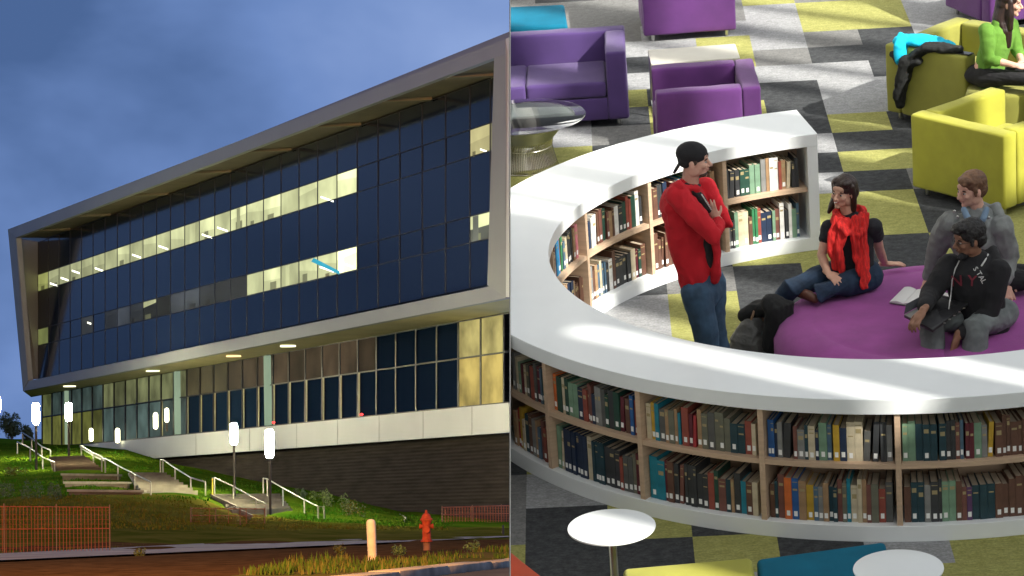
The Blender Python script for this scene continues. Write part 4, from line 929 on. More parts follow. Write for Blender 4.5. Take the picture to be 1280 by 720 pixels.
w0, w1, w2 = flat(-300, 709, GZ), flat(0, 703, GZ), flat(300, 689, GZ); w3 = flat(637, 673, GZ)
x0, x1, x2, x3 = flat(-300, 701, GZ), flat(0, 694, GZ), flat(300, 679, GZ), flat(637, 665, GZ)
bm = B(); sv = [[bm.verts.new((p.x, p.y, GZ+.045)) for p in (a, b)] for a, b in ((w0, x0), (w1, x1), (w2, x2), (w3, x3))]
for a, b in zip(sv, sv[1:]): bm.faces.new((a[0], b[0], b[1], a[1]))
o = mkobj('footpath', bm, m_walk, Matrix.Identity(4), 'L'); o['kind'] = 'structure'

# ---- building ----------------------------------------------------
PG = rayL(637, 629); PG = PG*(115/PG.y)
eG = rayL(-927, 655); eG = V((eG.x, eG.y, 0)).normalized()
nG = V((-eG.y, eG.x, 0)); nG = nG if nG.dot(-PG) > 0 else -nG
def BP(u, v, off=0.):
    d = rayL(u, v); pl = PG+nG*off; return d*(pl.dot(nG)/d.dot(nG))
def lin(a, b):
    return lambda u: a[1]+(b[1]-a[1])*(u-a[0])/(b[0]-a[0])
lA = lin((9.8, 286.7), (636.7, 46.7)); lA2 = lin((20, 297), (617.7, 72.3)); lT = lin((47.5, 303), (616, 97)); lB = lin((47.5, 343.5), (616, 152.7)); lCc = lin((47.5, 364.6), (616, 187.7))
lD = lin((48.3, 411.5), (611.6, 264.4)); lE = lin((47.5, 432), (611.6, 298)); lF = lin((47.5, 473.7), (608.7, 355.7)); lG = lin((28.8, 488.8), (626, 373.8))
lH = lin((52.5, 493), (636.7, 390.8)); lM = lin((107, 513.7), (636.7, 439.4)); lI = lin((100, 556), (636.7, 503.3)); lJ = lin((182, 573.5), (635, 540.5))
bl = Thing('modern_building', 'long modern office building with tilted white frame, dark glass and lit window bands', 'building', (PG.x, PG.y, GZ), side='L')
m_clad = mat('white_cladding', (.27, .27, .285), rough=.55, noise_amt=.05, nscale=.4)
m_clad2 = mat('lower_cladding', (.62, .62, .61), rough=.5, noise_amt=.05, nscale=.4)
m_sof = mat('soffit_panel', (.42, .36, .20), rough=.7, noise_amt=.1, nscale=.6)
m_lglass = mat('lobby_glass', (.009, .019, .042), rough=.9, spec=0.)
m_dglass = mat('dark_blue_glass', (.008, .012, .022), rough=.10, spec=.16, noise_amt=.15, nscale=.3)
m_mull = mat('bronze_mullion', (.03, .025, .022), rough=.5, metal=.4)
m_brick = mat('dark_ribbed_brick', (.034, .027, .023), rough=.9, spec=.1, noise_amt=.35, nscale=.5, stretch=(1, 1, 9), bump=.8, bscale=2.5)
nt = m_brick.node_tree; wv = nt.nodes.new('ShaderNodeTexWave'); wv.bands_direction = 'Z'; wv.inputs['Scale'].default_value = 2.2; wv.inputs['Distortion'].default_value = .6
tcx = nt.nodes.new('ShaderNodeTexCoord'); nt.links.new(tcx.outputs['Object'], wv.inputs['Vector']); bpn = nt.nodes.new('ShaderNodeBump'); bpn.inputs['Strength'].default_value = .6; bpn.inputs['Distance'].default_value = .03
nt.links.new(wv.outputs['Fac'], bpn.inputs['Height']); nt.links.new(bpn.outputs[0], nt.nodes['Principled BSDF'].inputs['Normal'])
def lit(name, col, s, amt=.25, sc=.5):
    if name in MATS: return MATS[name]
    m = bpy.data.materials.new(name); m.use_nodes = True; nt = m.node_tree; b = nt.nodes['Principled BSDF']
    b.inputs['Base Color'].default_value = (.03, .03, .03, 1); b.inputs['Roughness'].default_value = .8; b.inputs['Specular IOR Level'].default_value = .1
    tc = nt.nodes.new('ShaderNodeTexCoord'); n = nt.nodes.new('ShaderNodeTexNoise'); n.inputs['Scale'].default_value = sc; n.inputs['Detail'].default_value = 3
    r = nt.nodes.new('ShaderNodeValToRGB'); r.color_ramp.elements[0].position = .35; r.color_ramp.elements[1].position = .68
    r.color_ramp.elements[0].color = (*[c*(1-amt) for c in col], 1); r.color_ramp.elements[1].color = (*[c*(1+amt) for c in col], 1)
    nt.links.new(tc.outputs['Object'], n.inputs['Vector']); nt.links.new(n.outputs['Fac'], r.inputs[0]); nt.links.new(r.outputs[0], b.inputs['Emission Color'])
    b.inputs['Emission Strength'].default_value = s; MATS[name] = m; return m
def qd(f0, f1, u0, u1, off0=0., off1=None):
    off1 = off0 if off1 is None else off1
    return [BP(u0, f1(u0), off1), BP(u1, f1(u1), off1), BP(u1, f0(u1), off0), BP(u0, f0(u0), off0)]
def bslab(bm, q, th, mi=0): slab(bm, q, -nG*th, mi)
UL, UR = 47.5, 660.
# columns of the upper curtain wall
inv0 = 1/(47.5+927); cols = [1/(inv0-k*.01355e-3)-927 for k in range(0, 45)]; cols = [c for c in cols if c < 612]+[613.]
ROWS = [(lT, lB), (lCc, lD), (lE, lF)]
for f0, f1 in ROWS:
    bm = B(); bslab(bm, qd(f0, f1, UL, UR), .08); bl.part('spandrel_glass', bm, m_dglass, space='S')
# mullions and transoms sit proud of the glass
bm = B()
for c in cols:
    pts = [BP(c, lT(c), 0), BP(c, lF(c), 0)]
    slab(bm, [pts[0]-eG*.055, pts[0]+eG*.055, pts[1]+eG*.055, pts[1]-eG*.055], nG*.012)
for f in (lB, lCc, lD, lE, lT):
    a, b = BP(UL, f(UL), 0), BP(UR, f(UR), 0); up = V((0, 0, .022)); slab(bm, [a-up, b-up, b+up, a+up], nG*.016)
bl.part('mullion_grid', bm, m_mull, space='S')
def band_windows(f0, f1, spec_, tag):
    rnd = random.Random(tag)
    for a, b in zip(cols, cols[1:]):
        mid = (a+b)/2; kind = spec_(mid, rnd)
        ia, ib = a+.25, b-.25
        bm = B(); bslab(bm, qd(f0, f1, ia, ib, -.01), .05)
        if kind is None:
            o = bl.part('window', bm, m_dglass, space='S'); continue
        col, st, fixture = kind
        key = 'room_%d_%d_%d_%d' % tuple(int(x*100) for x in (*col, st))
        o = bl.part('window', bm, lit(key, col, st), space='S')
        if o and fixture and st > .3:
            bm = B(); h0 = lambda u: f0(u)+(f1(u)-f0(u))*fixture[0]; h1 = lambda u: h0(u)+1.6
            ua = a+(b-a)*fixture[1]; ub = a+(b-a)*fixture[2]
            hk = lambda u: h0(ua)+(u-ua)*.35; hk2 = lambda u: hk(u)+2.
            bslab(bm, qd(hk, hk2, ua, ub, .012), .02); bl.part('ceiling_light', bm, lit('strip_light', (1., 1., .8), 1.6, .02), space='S', parent=o)
        if o and st > .3 and rnd.random() < .75:
            k = rnd.uniform(.25, .6); k2 = rnd.uniform(-.15, .25); bm = B()
            bslab(bm, qd(lambda u: f0(u)+.6, lambda u: f0(u)+(f1(u)-f0(u))*(k+k2*(u-a)/(b-a)), ia+.2, ib-.2, .001), .012); bl.part('ceiling', bm, lit('ceil_%d' % int(st*100), tuple(x*1.3 for x in col), st), space='S', parent=o)
            if rnd.random() < .5:
                ua = a+(b-a)*rnd.uniform(.1, .5); bm = B(); h_ = rnd.uniform(.15, .4)
                bslab(bm, qd(lambda u: f1(u)-(f1(u)-f0(u))*h_, lambda u: f1(u)-.5, ua, ua+(b-a)*rnd.uniform(.12, .4), .004), .012); bl.part('furniture', bm, lit('furn_%d' % int(st*30), tuple(x*.35 for x in col), st), space='S', parent=o)
        if o and rnd.random() < .2 and st > .25:
            bm = B(); ua = a+(b-a)*rnd.uniform(.05, .4); ub = ua+(b-a)*rnd.uniform(.18, .4)
            bslab(bm, qd(lambda u: f0(u)+1, lambda u: f1(u)-.6, ua, ub, .006), .014)
            k = rnd.choice([.55, .75, 1.35]); bl.part('blind', bm, lit('blind_%d' % int(k*st*100), tuple(x*k for x in col), st), space='S', parent=o)
YEL = (.45, .47, .25)
def row1(u, r):
    if u < 66: return ((.30, .32, .10), .45, None)
    if u < 434:
        st = (.45+.5*(u/434))*r.uniform(.6, 1.3)
        if 205 < u < 222 or 340 > u > 320: return ((.35, .38, .22), .5, None)
        return (YEL, st, (r.uniform(.35, .75), .15, .8) if r.random() < .45 else None)
    if u > 575: return ((.42, .38, .18), .62, (.8, .5, .8))
    return None
def row2(u, r):
    if u < 66: return ((.22, .25, .08), .4, None)
    if 120 > u > 100: return ((.04, .045, .05), .5, (.3, .5, .8))
    if 299 < u < 436: return (YEL, r.uniform(.6, 1.05) if u < 410 else 1.6, (r.uniform(.4, .7), .1, .8) if r.random() < .6 else None)
    if 130 < u < 300: return ((.010, .012, .015), r.choice([.1, .4, 1., 2.2]), None)
    if u > 577: return ((.07, .075, .06), .8, None)
    return None
band_windows(lB, lCc, row1, 1); band_windows(lD, lE, row2, 2)
# teal beam seen through the lit room of the second band
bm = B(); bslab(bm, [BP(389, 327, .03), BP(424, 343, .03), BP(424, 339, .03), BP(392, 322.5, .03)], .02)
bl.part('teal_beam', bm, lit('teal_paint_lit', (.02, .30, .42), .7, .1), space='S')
# tilted frame: top fascia, left and right jambs, bottom fascia, soffit
OT, OB = 1.9, .65
th = V((0, 0, 0))
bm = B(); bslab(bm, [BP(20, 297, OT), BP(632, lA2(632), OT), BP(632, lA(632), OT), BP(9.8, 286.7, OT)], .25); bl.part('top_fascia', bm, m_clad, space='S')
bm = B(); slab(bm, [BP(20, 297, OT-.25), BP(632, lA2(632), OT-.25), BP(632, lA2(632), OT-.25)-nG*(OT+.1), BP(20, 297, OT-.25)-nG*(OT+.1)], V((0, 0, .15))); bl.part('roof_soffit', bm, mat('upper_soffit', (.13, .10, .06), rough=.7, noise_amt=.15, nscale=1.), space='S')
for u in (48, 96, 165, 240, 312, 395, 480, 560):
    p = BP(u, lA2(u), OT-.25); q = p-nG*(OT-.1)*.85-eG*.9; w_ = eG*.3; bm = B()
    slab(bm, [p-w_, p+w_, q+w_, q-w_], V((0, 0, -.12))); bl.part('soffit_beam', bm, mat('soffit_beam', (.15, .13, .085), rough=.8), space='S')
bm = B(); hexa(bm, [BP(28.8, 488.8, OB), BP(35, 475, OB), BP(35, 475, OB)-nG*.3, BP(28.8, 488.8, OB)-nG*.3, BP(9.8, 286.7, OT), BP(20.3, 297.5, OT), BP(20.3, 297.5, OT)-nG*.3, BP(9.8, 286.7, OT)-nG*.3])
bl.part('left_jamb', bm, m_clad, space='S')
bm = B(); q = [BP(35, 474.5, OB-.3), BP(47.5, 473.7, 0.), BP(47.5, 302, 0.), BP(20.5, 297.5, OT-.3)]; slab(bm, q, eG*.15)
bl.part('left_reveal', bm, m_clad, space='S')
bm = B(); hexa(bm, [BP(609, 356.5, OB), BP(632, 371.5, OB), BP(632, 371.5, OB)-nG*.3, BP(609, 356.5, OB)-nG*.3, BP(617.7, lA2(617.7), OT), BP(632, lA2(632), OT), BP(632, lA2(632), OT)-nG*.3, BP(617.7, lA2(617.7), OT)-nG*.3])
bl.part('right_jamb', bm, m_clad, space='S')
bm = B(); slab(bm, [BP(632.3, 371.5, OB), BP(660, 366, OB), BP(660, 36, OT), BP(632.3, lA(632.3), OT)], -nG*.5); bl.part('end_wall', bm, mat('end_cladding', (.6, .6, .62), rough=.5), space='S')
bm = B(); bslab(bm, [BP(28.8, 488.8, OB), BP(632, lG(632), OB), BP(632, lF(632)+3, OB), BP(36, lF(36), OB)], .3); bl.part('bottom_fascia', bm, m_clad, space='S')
bm = B(); OH_ = -2.0
q = [BP(28.8, 488.8, OB-.3), BP(660, lG(660), OB-.3), BP(660, lH(660), OH_-.1), BP(39, 496.5, OH_-.1)]; slab(bm, q, V((0, 0, .2))); bl.part('entry_soffit', bm, m_sof, space='S')
for u, c_ in ((87, (1, .95, .6)), (191, (.9, .95, .5)), (292, (1, .6, .25)), (360, (.95, .95, .6))):
    g_, h_ = lG(u), lH(u); bm = B(); p = BP(u, (g_*.6+h_*.4), (OB-.3)*.6+(OH_-.1)*.4); cyl(bm, p-V((0, 0, .1)), .35, .06, 20)
    bl.part('downlight', bm, lit('down_%d' % u, c_, 1.3, .05), space='S')
# ground storey
low = [1/(.6423e-3+k*.0122e-3)-927 for k in range(-3, 50)]; low = sorted(c for c in low if 50 < c < 660)
low = [52.5]+[c for c in low if c > 56]
def low_bottom(u): return lI(u) if u > 100 else 556+(100-u)*.03
for a, b in zip(low, low[1:]):
    u = (a+b)/2; rnd = random.Random(int(u))
    def half(f0, f1, spec_, nm='pane'):
        return spec_
    up = lo_ = None
    if u < 62: up, lo_ = ((.08, .095, .035), .6), ((.12, .13, .03), .5)
    elif u < 132: up, lo_ = ((.035, .055, .05), .6), ((.075, .08, .018), .8*rnd.uniform(.7, 1.1))
    elif u < 226: up, lo_ = ((.11, .12, .055), rnd.uniform(.35, .8)), ((.035, .055, .05), rnd.uniform(.5, 1.2))
    elif u < 290: up, lo_ = ((.042, .034, .016), rnd.uniform(.5, .9)), None
    elif u < 461: up, lo_ = ((.036, .024, .014), rnd.uniform(.4, 1.)), None
    elif u > 577: up, lo_ = ((.40, .34, .12), .55), ((.42, .32, .09), .62)
    frame = B(); bslab(frame, qd(lH, low_bottom, a+.6, b-.6, OH_-.06), .05)
    o = bl.part('lobby_window', frame, m_lglass, space='S')
    if not o: continue
    for nm, sp, f0, f1 in (('upper_pane', up, lH, lM), ('lower_pane', lo_, lM, low_bottom)):
        if sp is None: continue
        bm = B(); bslab(bm, qd(lambda x: f0(x)+1.2, lambda x: f1(x)-.8, a+1.2, b-1.2, OH_-.04), .015)
        key = 'lobby_%d_%d_%d_%d' % (*[int(x*100) for x in sp[0]], int(sp[1]*10))
        mm = lit(key, sp[0], sp[1], .45, .7); mm.node_tree.nodes['Principled BSDF'].inputs['Roughness'].default_value = .9; mm.node_tree.nodes['Principled BSDF'].inputs['Specular IOR Level'].default_value = 0.
        bl.part(nm, bm, mm, space='S', parent=o)
bm = B()
for c in low:
    p0, p1 = BP(c, lH(c), OH_), BP(c, low_bottom(c), OH_); slab(bm, [p0-eG*.075, p0+eG*.075, p1+eG*.075, p1-eG*.075], nG*.02)
for f, h_ in ((lM, .03), (lH, .04), (low_bottom, .04)):
    a, b = BP(52.5, f(52.5), OH_), BP(660, f(660), OH_); u_ = V((0, 0, h_)); 
    if f is low_bottom: a = BP(100, 556, OH_)
    slab(bm, [a-u_, b-u_, b+u_, a+u_], nG*.026)
bl.part('lobby_mullions', bm, m_mull, space='S')
for i, (c, nx) in enumerate(zip(low, low[1:])):
  if 200 < c < 470:
    bm = B(); p0, p1 = BP(c+1.9, lM(c), OH_+.02), BP(c+1.9, low_bottom(c)-1, OH_+.02); slab(bm, [p0-eG*.10, p0+eG*.10, p1+eG*.10, p1-eG*.10], nG*.012)
    bl.part('pale_mullion', bm, mat('mullion_faces', (.32, .30, .18), rough=.6), space='S')
for u, w_ in ((223, 5), (336, 5.5), (84, 3)):
    bm = B(); p0, p1 = BP(u, lH(u)+1, OH_+.05), BP(u, low_bottom(u)-1, OH_+.05); p0.x = p1.x; p0.y = p1.y
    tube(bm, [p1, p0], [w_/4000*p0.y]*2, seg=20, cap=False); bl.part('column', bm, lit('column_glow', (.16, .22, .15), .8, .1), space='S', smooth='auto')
for u, v in ((342, 528), (452, 518)):
    bm = B(); ell(bm, BP(u, v, OH_+.15), (.07, .07, .05)); bl.part('indicator_lamp', bm, mat('red_lamp', (.5, .02, .02), emit=(1, .04, .04), estr=2.5), space='S')
bm = B(); bslab(bm, [BP(182, 573.5, -1.8), BP(660, lJ(660), -1.8), BP(660, lI(660), -1.8), BP(102, 556.2, -1.8)], .3); bl.part('plinth_band', bm, m_clad2, space='S')
for u in (245, 312, 371, 422, 474, 529, 590):
    bm = B(); p0, p1 = BP(u, lI(u)+.5, -1.8), BP(u, lJ(u)-.5, -1.8); slab(bm, [p0-eG*.03, p0+eG*.03, p1+eG*.03, p1-eG*.03], nG*.012)
    bl.part('panel_joint', bm, mat('joint', (.42, .42, .41), rough=.8), space='S')
bm = B(); bslab(bm, [BP(60, 640, -2.3), BP(660, 700, -2.3), BP(660, lJ(660)-2, -2.3), BP(60, 550, -2.3)], .4); bl.part('brick_wall', bm, m_brick, space='S')
# body behind the facade
bm = B(); q = [BP(47.5, 470, -.15), BP(660, 345, -.15), BP(660, 30, -.15), BP(22, 288, -.15)]; slab(bm, q, -nG*22); bl.part('upper_body', bm, m_clad, space='S')
bm = B(); q = [BP(52.5, 640, -2.8), BP(660, 700, -2.8), BP(660, lH(660)-3, -2.8), BP(52.5, 490, -2.8)]; slab(bm, q, -nG*18); bl.part('lower_body', bm, m_brick, space='S')
# glowing capsules added as the lamp posts' reflections in the lobby glass
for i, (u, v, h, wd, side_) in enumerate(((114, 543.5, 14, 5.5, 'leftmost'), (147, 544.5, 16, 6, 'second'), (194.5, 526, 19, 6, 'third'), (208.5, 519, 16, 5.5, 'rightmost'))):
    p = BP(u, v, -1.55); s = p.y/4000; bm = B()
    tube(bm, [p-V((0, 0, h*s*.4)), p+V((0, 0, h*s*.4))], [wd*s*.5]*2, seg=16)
    nmz = {'leftmost': 'small glowing cylinder as lamp reflection in the lobby glass, the leftmost of four', 'second': 'small glowing cylinder as lamp reflection in the lobby glass, second from left', 'third': 'slim glowing lamp reflection in the lobby glass, lower of the right pair', 'rightmost': 'slim glowing lamp reflection in the lobby glass, higher of the right pair'}[side_]
    t = Thing('lamp_reflection', nmz, 'lantern', p, side='L', group='lamp reflections on the lobby front')  # added as a lamp post's reflection, not a lantern on the front
    t.part('lamp_glass_or_reflection', bm, mat('reflection_glow', (.9, .9, .7), emit=(1., .97, .62), estr=3.5), space='S', smooth='auto')
    bm = B(); box(bm, -wd*s*.22, wd*s*.22, -.03, .03, -h*s*.5-(.5 if i == 3 else .1), -h*s*.5); t.part('reflected_pole', bm, m_mull)

# ---- lamp posts --------------------------------------------------
def lamp(label, u, vt, vb, vbase, w, power):
    g = gp(u, vbase); Y = g.y; s = Y/4000
    top = QL(u, vt, Y); bot = QL(u, vb, Y); x, y = g.x, g.y
    t = Thing('lamp_post', label, 'lamp post', (x, y, g.z), side='L', group='lamp posts along the steps')
    z0, z1 = bot.z-g.z, top.z-g.z; r = w*s/2
    bm = B(); tube(bm, [(0, 0, z0+r*.9), (0, 0, z1-r*.9)], [r, r], seg=24); t.part('lamp_glass_or_reflection', bm, mat('lamp_glow', (.9, .9, .7), emit=(1., .96, .60), estr=power), smooth='auto')
    bm = B(); cyl(bm, (0, 0, -.3), 3.2*s/2, z0+.35, 16); t.part('pole', bm, m_mull, smooth='auto')
    bm = B(); cyl(bm, (0, 0, z0-.02), r*.55, .12, 16); t.part('collar', bm, m_mull, smooth='auto')
    bm = B(); cyl(bm, (0, 0, z1-.03), r*.8, .05, 16); t.part('cap', bm, m_mull, smooth='auto')
LP = 300.
lamp('lit lamp post left of the upper steps, tallest of the left pair', 45.5, 503, 531, 588, 9, LP)
lamp('lit lamp post at the top of the steps beside the green slope', 86.5, 503, 527, 572, 8.5, LP)
lamp('lit lamp post behind the middle handrail on the lawn', 293, 528, 556, 622, 9, LP)
lamp('biggest lit lamp post, in front of the dark brick wall', 337.5, 536, 573, 642, 10.5, LP)
lamp('lit lamp post cut off by the left edge of the picture', -3, 495, 516, 575, 9, LP)

# ---- stairs, seat walls, handrails ---------------------------------
m_step = mat('step_concrete', (.17, .145, .11), rough=.9, noise_amt=.25, nscale=1.5, bump=.3, bscale=15)
m_step2 = mat('brown_step', (.085, .058, .036), rough=.9, noise_amt=.25, nscale=1.5, bump=.3, bscale=15)
def stairs(label, L0, R0, L1, R1, n, m, name='staircase', cat='steps'):
    """front edge pixels (left, right) and back edge pixels"""
    a, b, c, d = gp(*L0), gp(*R0), gp(*L1), gp(*R1)
    t = Thing(name, label, cat, (a+b)/2, side='L')
    for k in range(n):
        f0, f1 = k/n, (k+1)/n
        p, q, r, s = a.lerp(c, f0), b.lerp(d, f0), b.lerp(d, f1), a.lerp(c, f1)
        zt = (a.z+b.z)/2+((c.z+d.z)/2-(a.z+b.z)/2)*(k+1)/n+.03
        bm = B(); nose = (s-p).normalized()*.05
        hexa(bm, [V((x.x, x.y, zt-.6)) for x in (p, q, r, s)]+[V((x.x, x.y, zt)) for x in (p, q, r, s)])
        t.part('step', bm, m, space='S')
    return t
stairs('upper flight of brown steps between the two left handrails', (66, 589), (127, 588), (62, 572), (104, 572), 7, m_step2)
stairs('middle flight of pale steps under the long handrail', (178, 619), (247, 619), (160, 593), (204, 592), 8, m_step)
stairs('lower flight of pale steps in front of the brick wall', (290, 642), (365, 640), (262, 618), (348, 619), 7, m_step)
def wallpx(label, pts, h, th_, m, name='seat_wall', cat='wall'):
    """low wall whose top front edge runs through the pixels"""
    t = Thing(name, label, cat, gp(*pts[0]), side='L')
    for (u0, v0), (u1, v1) in zip(pts, pts[1:]):
        a, b = gp(u0, v0+h), gp(u1, v1+h)
        za = QL(u0, v0, a.y).z; zb = QL(u1, v1, b.y).z
        bk = V((0, th_, 0)); bm = B()
        hexa(bm, [V((a.x, a.y, a.z-.4)), V((b.x, b.y, b.z-.4)), V((b.x, b.y+th_, b.z-.4)), V((a.x, a.y+th_, a.z-.4)), V((a.x, a.y, za-.07)), V((b.x, b.y, zb-.07)), V((b.x, b.y+th_, zb-.07)), V((a.x, a.y+th_, za-.07))])
        t.part('wall_face', bm, m, space='S')
        bm = B(); a2, b2 = V((a.x-.06, a.y-.06, za-.07)), V((b.x+.06, b.y-.06, zb-.07)); slab(bm, [a2, b2, b2+V((0, th_+.12, 0)), a2+V((0, th_+.12, 0))], V((0, 0, .08))); t.part('coping', bm, mat('coping_stone', (.20, .165, .125), rough=.85, noise_amt=.2, nscale=3), space='S')
wallpx('upper concrete seat wall below the brown steps', [(78, 592), (146, 593)], 8, 1.2, m_step2)
wallpx('middle concrete seat wall in the terraced bank', [(81, 602), (158, 602.5)], 8, 1., m_step2)
wallpx('lowest concrete seat wall in the terraced bank', [(86, 612), (178, 613)], 7, .9, m_step2)
wallpx('pale sloping cheek wall below the yellow post', [(265, 618), (293, 633), (312, 644)], 5, .3, m_step, 'cheek_wall')
wallpx('dark sloping cheek wall in front of the brick wall', [(448, 620), (463, 622), (505, 647)], 6, .3, m_step, 'cheek_wall')
wallpx('white sloping cheek wall next to the lobby end', [(101, 557), (118, 567), (130, 573)], 4, .3, mat('white_coping', (.6, .6, .55), rough=.6), 'cheek_wall')
m_rail = mat('galvanised_rail', (.30, .29, .25), rough=.45, metal=.3)
m_ry = mat('yellow_paint', (.55, .42, .03), rough=.5)
def rail(label, pts, yel=False):
    """pts: (u, v_top, v_base)"""
    g0 = gp(pts[0][0], pts[0][2])
    t = Thing('handrail', label, 'handrail', g0, side='L', group='handrails on the steps')
    tops = []
    for i, (u, vt, vb) in enumerate(pts):
        g = gp(u, vb); tp = V((g.x, g.y, QL(u, vt, g.y).z)); tops.append(tp)
        r = 1.9*g.y/4000/2
        bm = B(); tube(bm, [V((g.x, g.y, g.z-.2)), tp], [r, r], seg=10, cap=False); t.part('post', bm, m_ry if (yel and i == 0) else m_rail, space='S', smooth='auto')
    bm = B(); tube(bm, tops, [.85*p.y/4000 for p in tops], seg=10); t.part('rail', bm, m_rail, space='S', smooth='auto')
rail('highest thin handrail on the far left beside the lawn', [(28.7, 541, 556), (40, 548, 562), (52.5, 558, 569), (63.5, 563, 572)])
rail('handrail left of the brown steps beside the lamp post', [(22, 552.5, 568), (38, 560, 577), (53.7, 571.7, 586), (68.5, 578, 590)])
rail('handrail right of the brown steps below the white band', [(102, 557, 571), (117, 566.5, 580), (127.5, 570.5, 590), (131.7, 575, 591)])
rail('long handrail running down the middle of the terraces', [(131.9, 573, 590), (147.5, 582, 601), (168.3, 592.5, 612), (188.3, 602.5, 620)])
rail('handrail over the pale middle steps in front of the lawn', [(200.8, 575, 592), (204, 574.5, 593), (219, 585, 603), (238.3, 597, 614), (256.7, 602.5, 619)])
rail('handrail starting at the yellow post', [(265.5, 597.5, 621), (268, 597, 622), (291.5, 608, 627), (320, 624, 641), (332, 630, 645)], True)
rail('rightmost handrail behind the biggest lamp post', [(329, 598, 620), (334, 598.5, 622), (353.5, 610, 634), (380, 624.5, 643), (397, 633, 648), (404.5, 633.5, 648)])

# ---- orange safety netting ------------------------------------------
m_net = mat('orange_net', (.27, .055, .010), rough=.6)
def net(label, ua, ub, vt, vb, step, tilt=0.):
    """netting strung between thin posts"""
    a = flat(ua, vb[0], GZ) if vb[0] > 668 else gp(ua, vb[0]); b = flat(ub, vb[1], GZ) if vb[1] > 668 else gp(ub, vb[1])
    t = Thing('safety_fence', label, 'fence', a, side='L', group='orange construction netting')
    za, zb = QL(ua, vt[0], a.y).z, QL(ub, vt[1], b.y).z
    bm = B(); n = int((b-a).length/step)
    def P(k, h, sag=0):
        p = a.lerp(b, k); zt = za+(zb-za)*k; p = V(p); p.z = p.z+(zt-p.z)*h; p.y += .05*math.sin(k*40)+.03*math.sin(k*90); return p
    s_ = a.y/4000
    for i in range(n+1):
        k = i/n
        tube(bm, [P(k, 0.02), P(k, .5), P(k, .98)], [.42*s_]*3, seg=4, cap=False)
    for h in (.02, .12, .22, .32, .42, .52, .62, .72, .82, .92, .99):
        tube(bm, [P(i/40, h) for i in range(41)], [(.6 if h in (.52, .99) else .14)*s_]*41, seg=4, cap=False)
    t.part('netting', bm, m_net, space='S')
    for k in (0, .33, .66, 1):
        p = P(k, 0); q = P(k, 1.04); bm = B(); tube(bm, [p-V((0, 0, .2)), q], [.8*s_]*2, seg=6); t.part('post', bm, mat('rusty_stake', (.16, .07, .04), rough=.8), space='S')
net('orange construction netting on the left in front of the bank', -60, 137, (632, 633.5), (694, 690), .085)
net('faded orange construction netting on the right beside the hydrant', 552, 662, (634, 631), (653, 653), .24)
net('low orange netting in the middle in front of the lower steps', 238, 330, (635, 636), (654, 655), .9)

# ---- hydrant and bollard -----------------------------------------------
m_hyd = mat('red_hydrant_paint', (.27, .035, .010), rough=.7, noise_amt=.45, nscale=9, spec=.2)
g = flat(533.5, 686, GZ+.07); s = g.y/4000
t = Thing('fire_hydrant', 'red fire hydrant standing in the grass near the bollard', 'hydrant', g, side='L')
def px(*pr): return [(r*s, z*s) for r, z in pr]
bm = B(); lathe(bm, (0, 0, 0), px((4.6, -2), (4.6, 8), (4.6, 8.5)), 24); t.part('standpipe', bm, mat('rusty_pipe', (.16, .06, .03), rough=.8, noise_amt=.3, nscale=8), smooth='auto')
bm = B(); lathe(bm, (0, 0, 0), px((7.6, 8.6), (7.6, 10.5), (6.2, 11), (5.4, 13), (5.2, 30), (6, 33), (6.6, 35)), 28); t.part('barrel', bm, m_hyd, smooth='auto')
bm = B(); lathe(bm, (0, 0, 0), px((7.8, 35.2), (7.8, 37.2), (6.3, 38), (5.6, 41), (3.6, 43.6), (1.8, 44.5), (1.5, 48), (.2, 48.3)), 28); t.part('bonnet', bm, m_hyd, smooth='auto')
for sx, nm in ((-1, 'hose_nozzle'), (1, 'hose_nozzle')):
    bm = B(); tube(bm, [(0, 0, 28*s), (sx*8.*s, 0, 28*s)], [2.6*s, 2.6*s], seg=14, cap=False); tube(bm, [(sx*7*s, 0, 28*s), (sx*8.8*s, 0, 28*s)], [3.3*s]*2, seg=8, cap=False); t.part(nm, bm, m_hyd, smooth='auto')
bm = B(); tube(bm, [(0, 0, 24*s), (0, -7.*s, 24*s)], [3.8*s, 3.6*s], seg=16, cap=False); tube(bm, [(0, -6*s, 24*s), (0, -8*s, 24*s)], [4.6*s]*2, seg=8, cap=False); t.part('pumper_nozzle', bm, m_hyd, smooth='auto')
g = flat(465.5, 697, GZ+.07); s = g.y/4000
t = Thing('bollard', 'pale concrete bollard leaning out of the long grass', 'bollard', g, side='L')
bm = B(); lathe(bm, (0, 0, 0), px((5.6, -4), (5.8, 41), (5.5, 44.5), (4., 47), (1, 47.8)), 24); bm.transform(Matrix.Rotation(R_(-1.6), 4, 'Y')); t.part('post', bm, mat('bollard_concrete', (.62, .48, .33), rough=.8, noise_amt=.15, nscale=7, bump=.3, bscale=40), smooth='auto')
g = flat(629, 671, GZ); bm = B(); cyl(bm, g, .03, .35, 8); single('marker_stake', 'tiny dark stake at the far right of the footpath', 'stake', bm, m_mull, side='L')

# ---- grass, shrubs, trees ------------------------------------------------
def blades(bm, p, h, n, rad, rnd, wd=.012, lean=.5, mats=(0, 0, 1)):
    for _ in range(n):
        a = rnd.uniform(0, 6.28); rr_ = rad*math.sqrt(rnd.random()); b = V((p.x+math.cos(a)*rr_, p.y+math.sin(a)*rr_, p.z-.02))
        la = rnd.uniform(0, 6.28); hh = h*rnd.uniform(.45, 1.1); tip = b+V((math.cos(la)*hh*lean*rnd.random(), math.sin(la)*hh*lean*rnd.random(), hh))
        mid = b.lerp(tip, .55)+V((0, 0, hh*.08)); w_ = V((math.cos(la+1.57), math.sin(la+1.57), 0))*wd
        v = [bm.verts.new(x) for x in (b-w_, b+w_, mid+w_*.8, mid-w_*.8, tip)]
        mi = rnd.choice(mats); bm.faces.new(v[:4]).material_index = mi; bm.faces.new((v[3], v[2], v[4])).material_index = mi
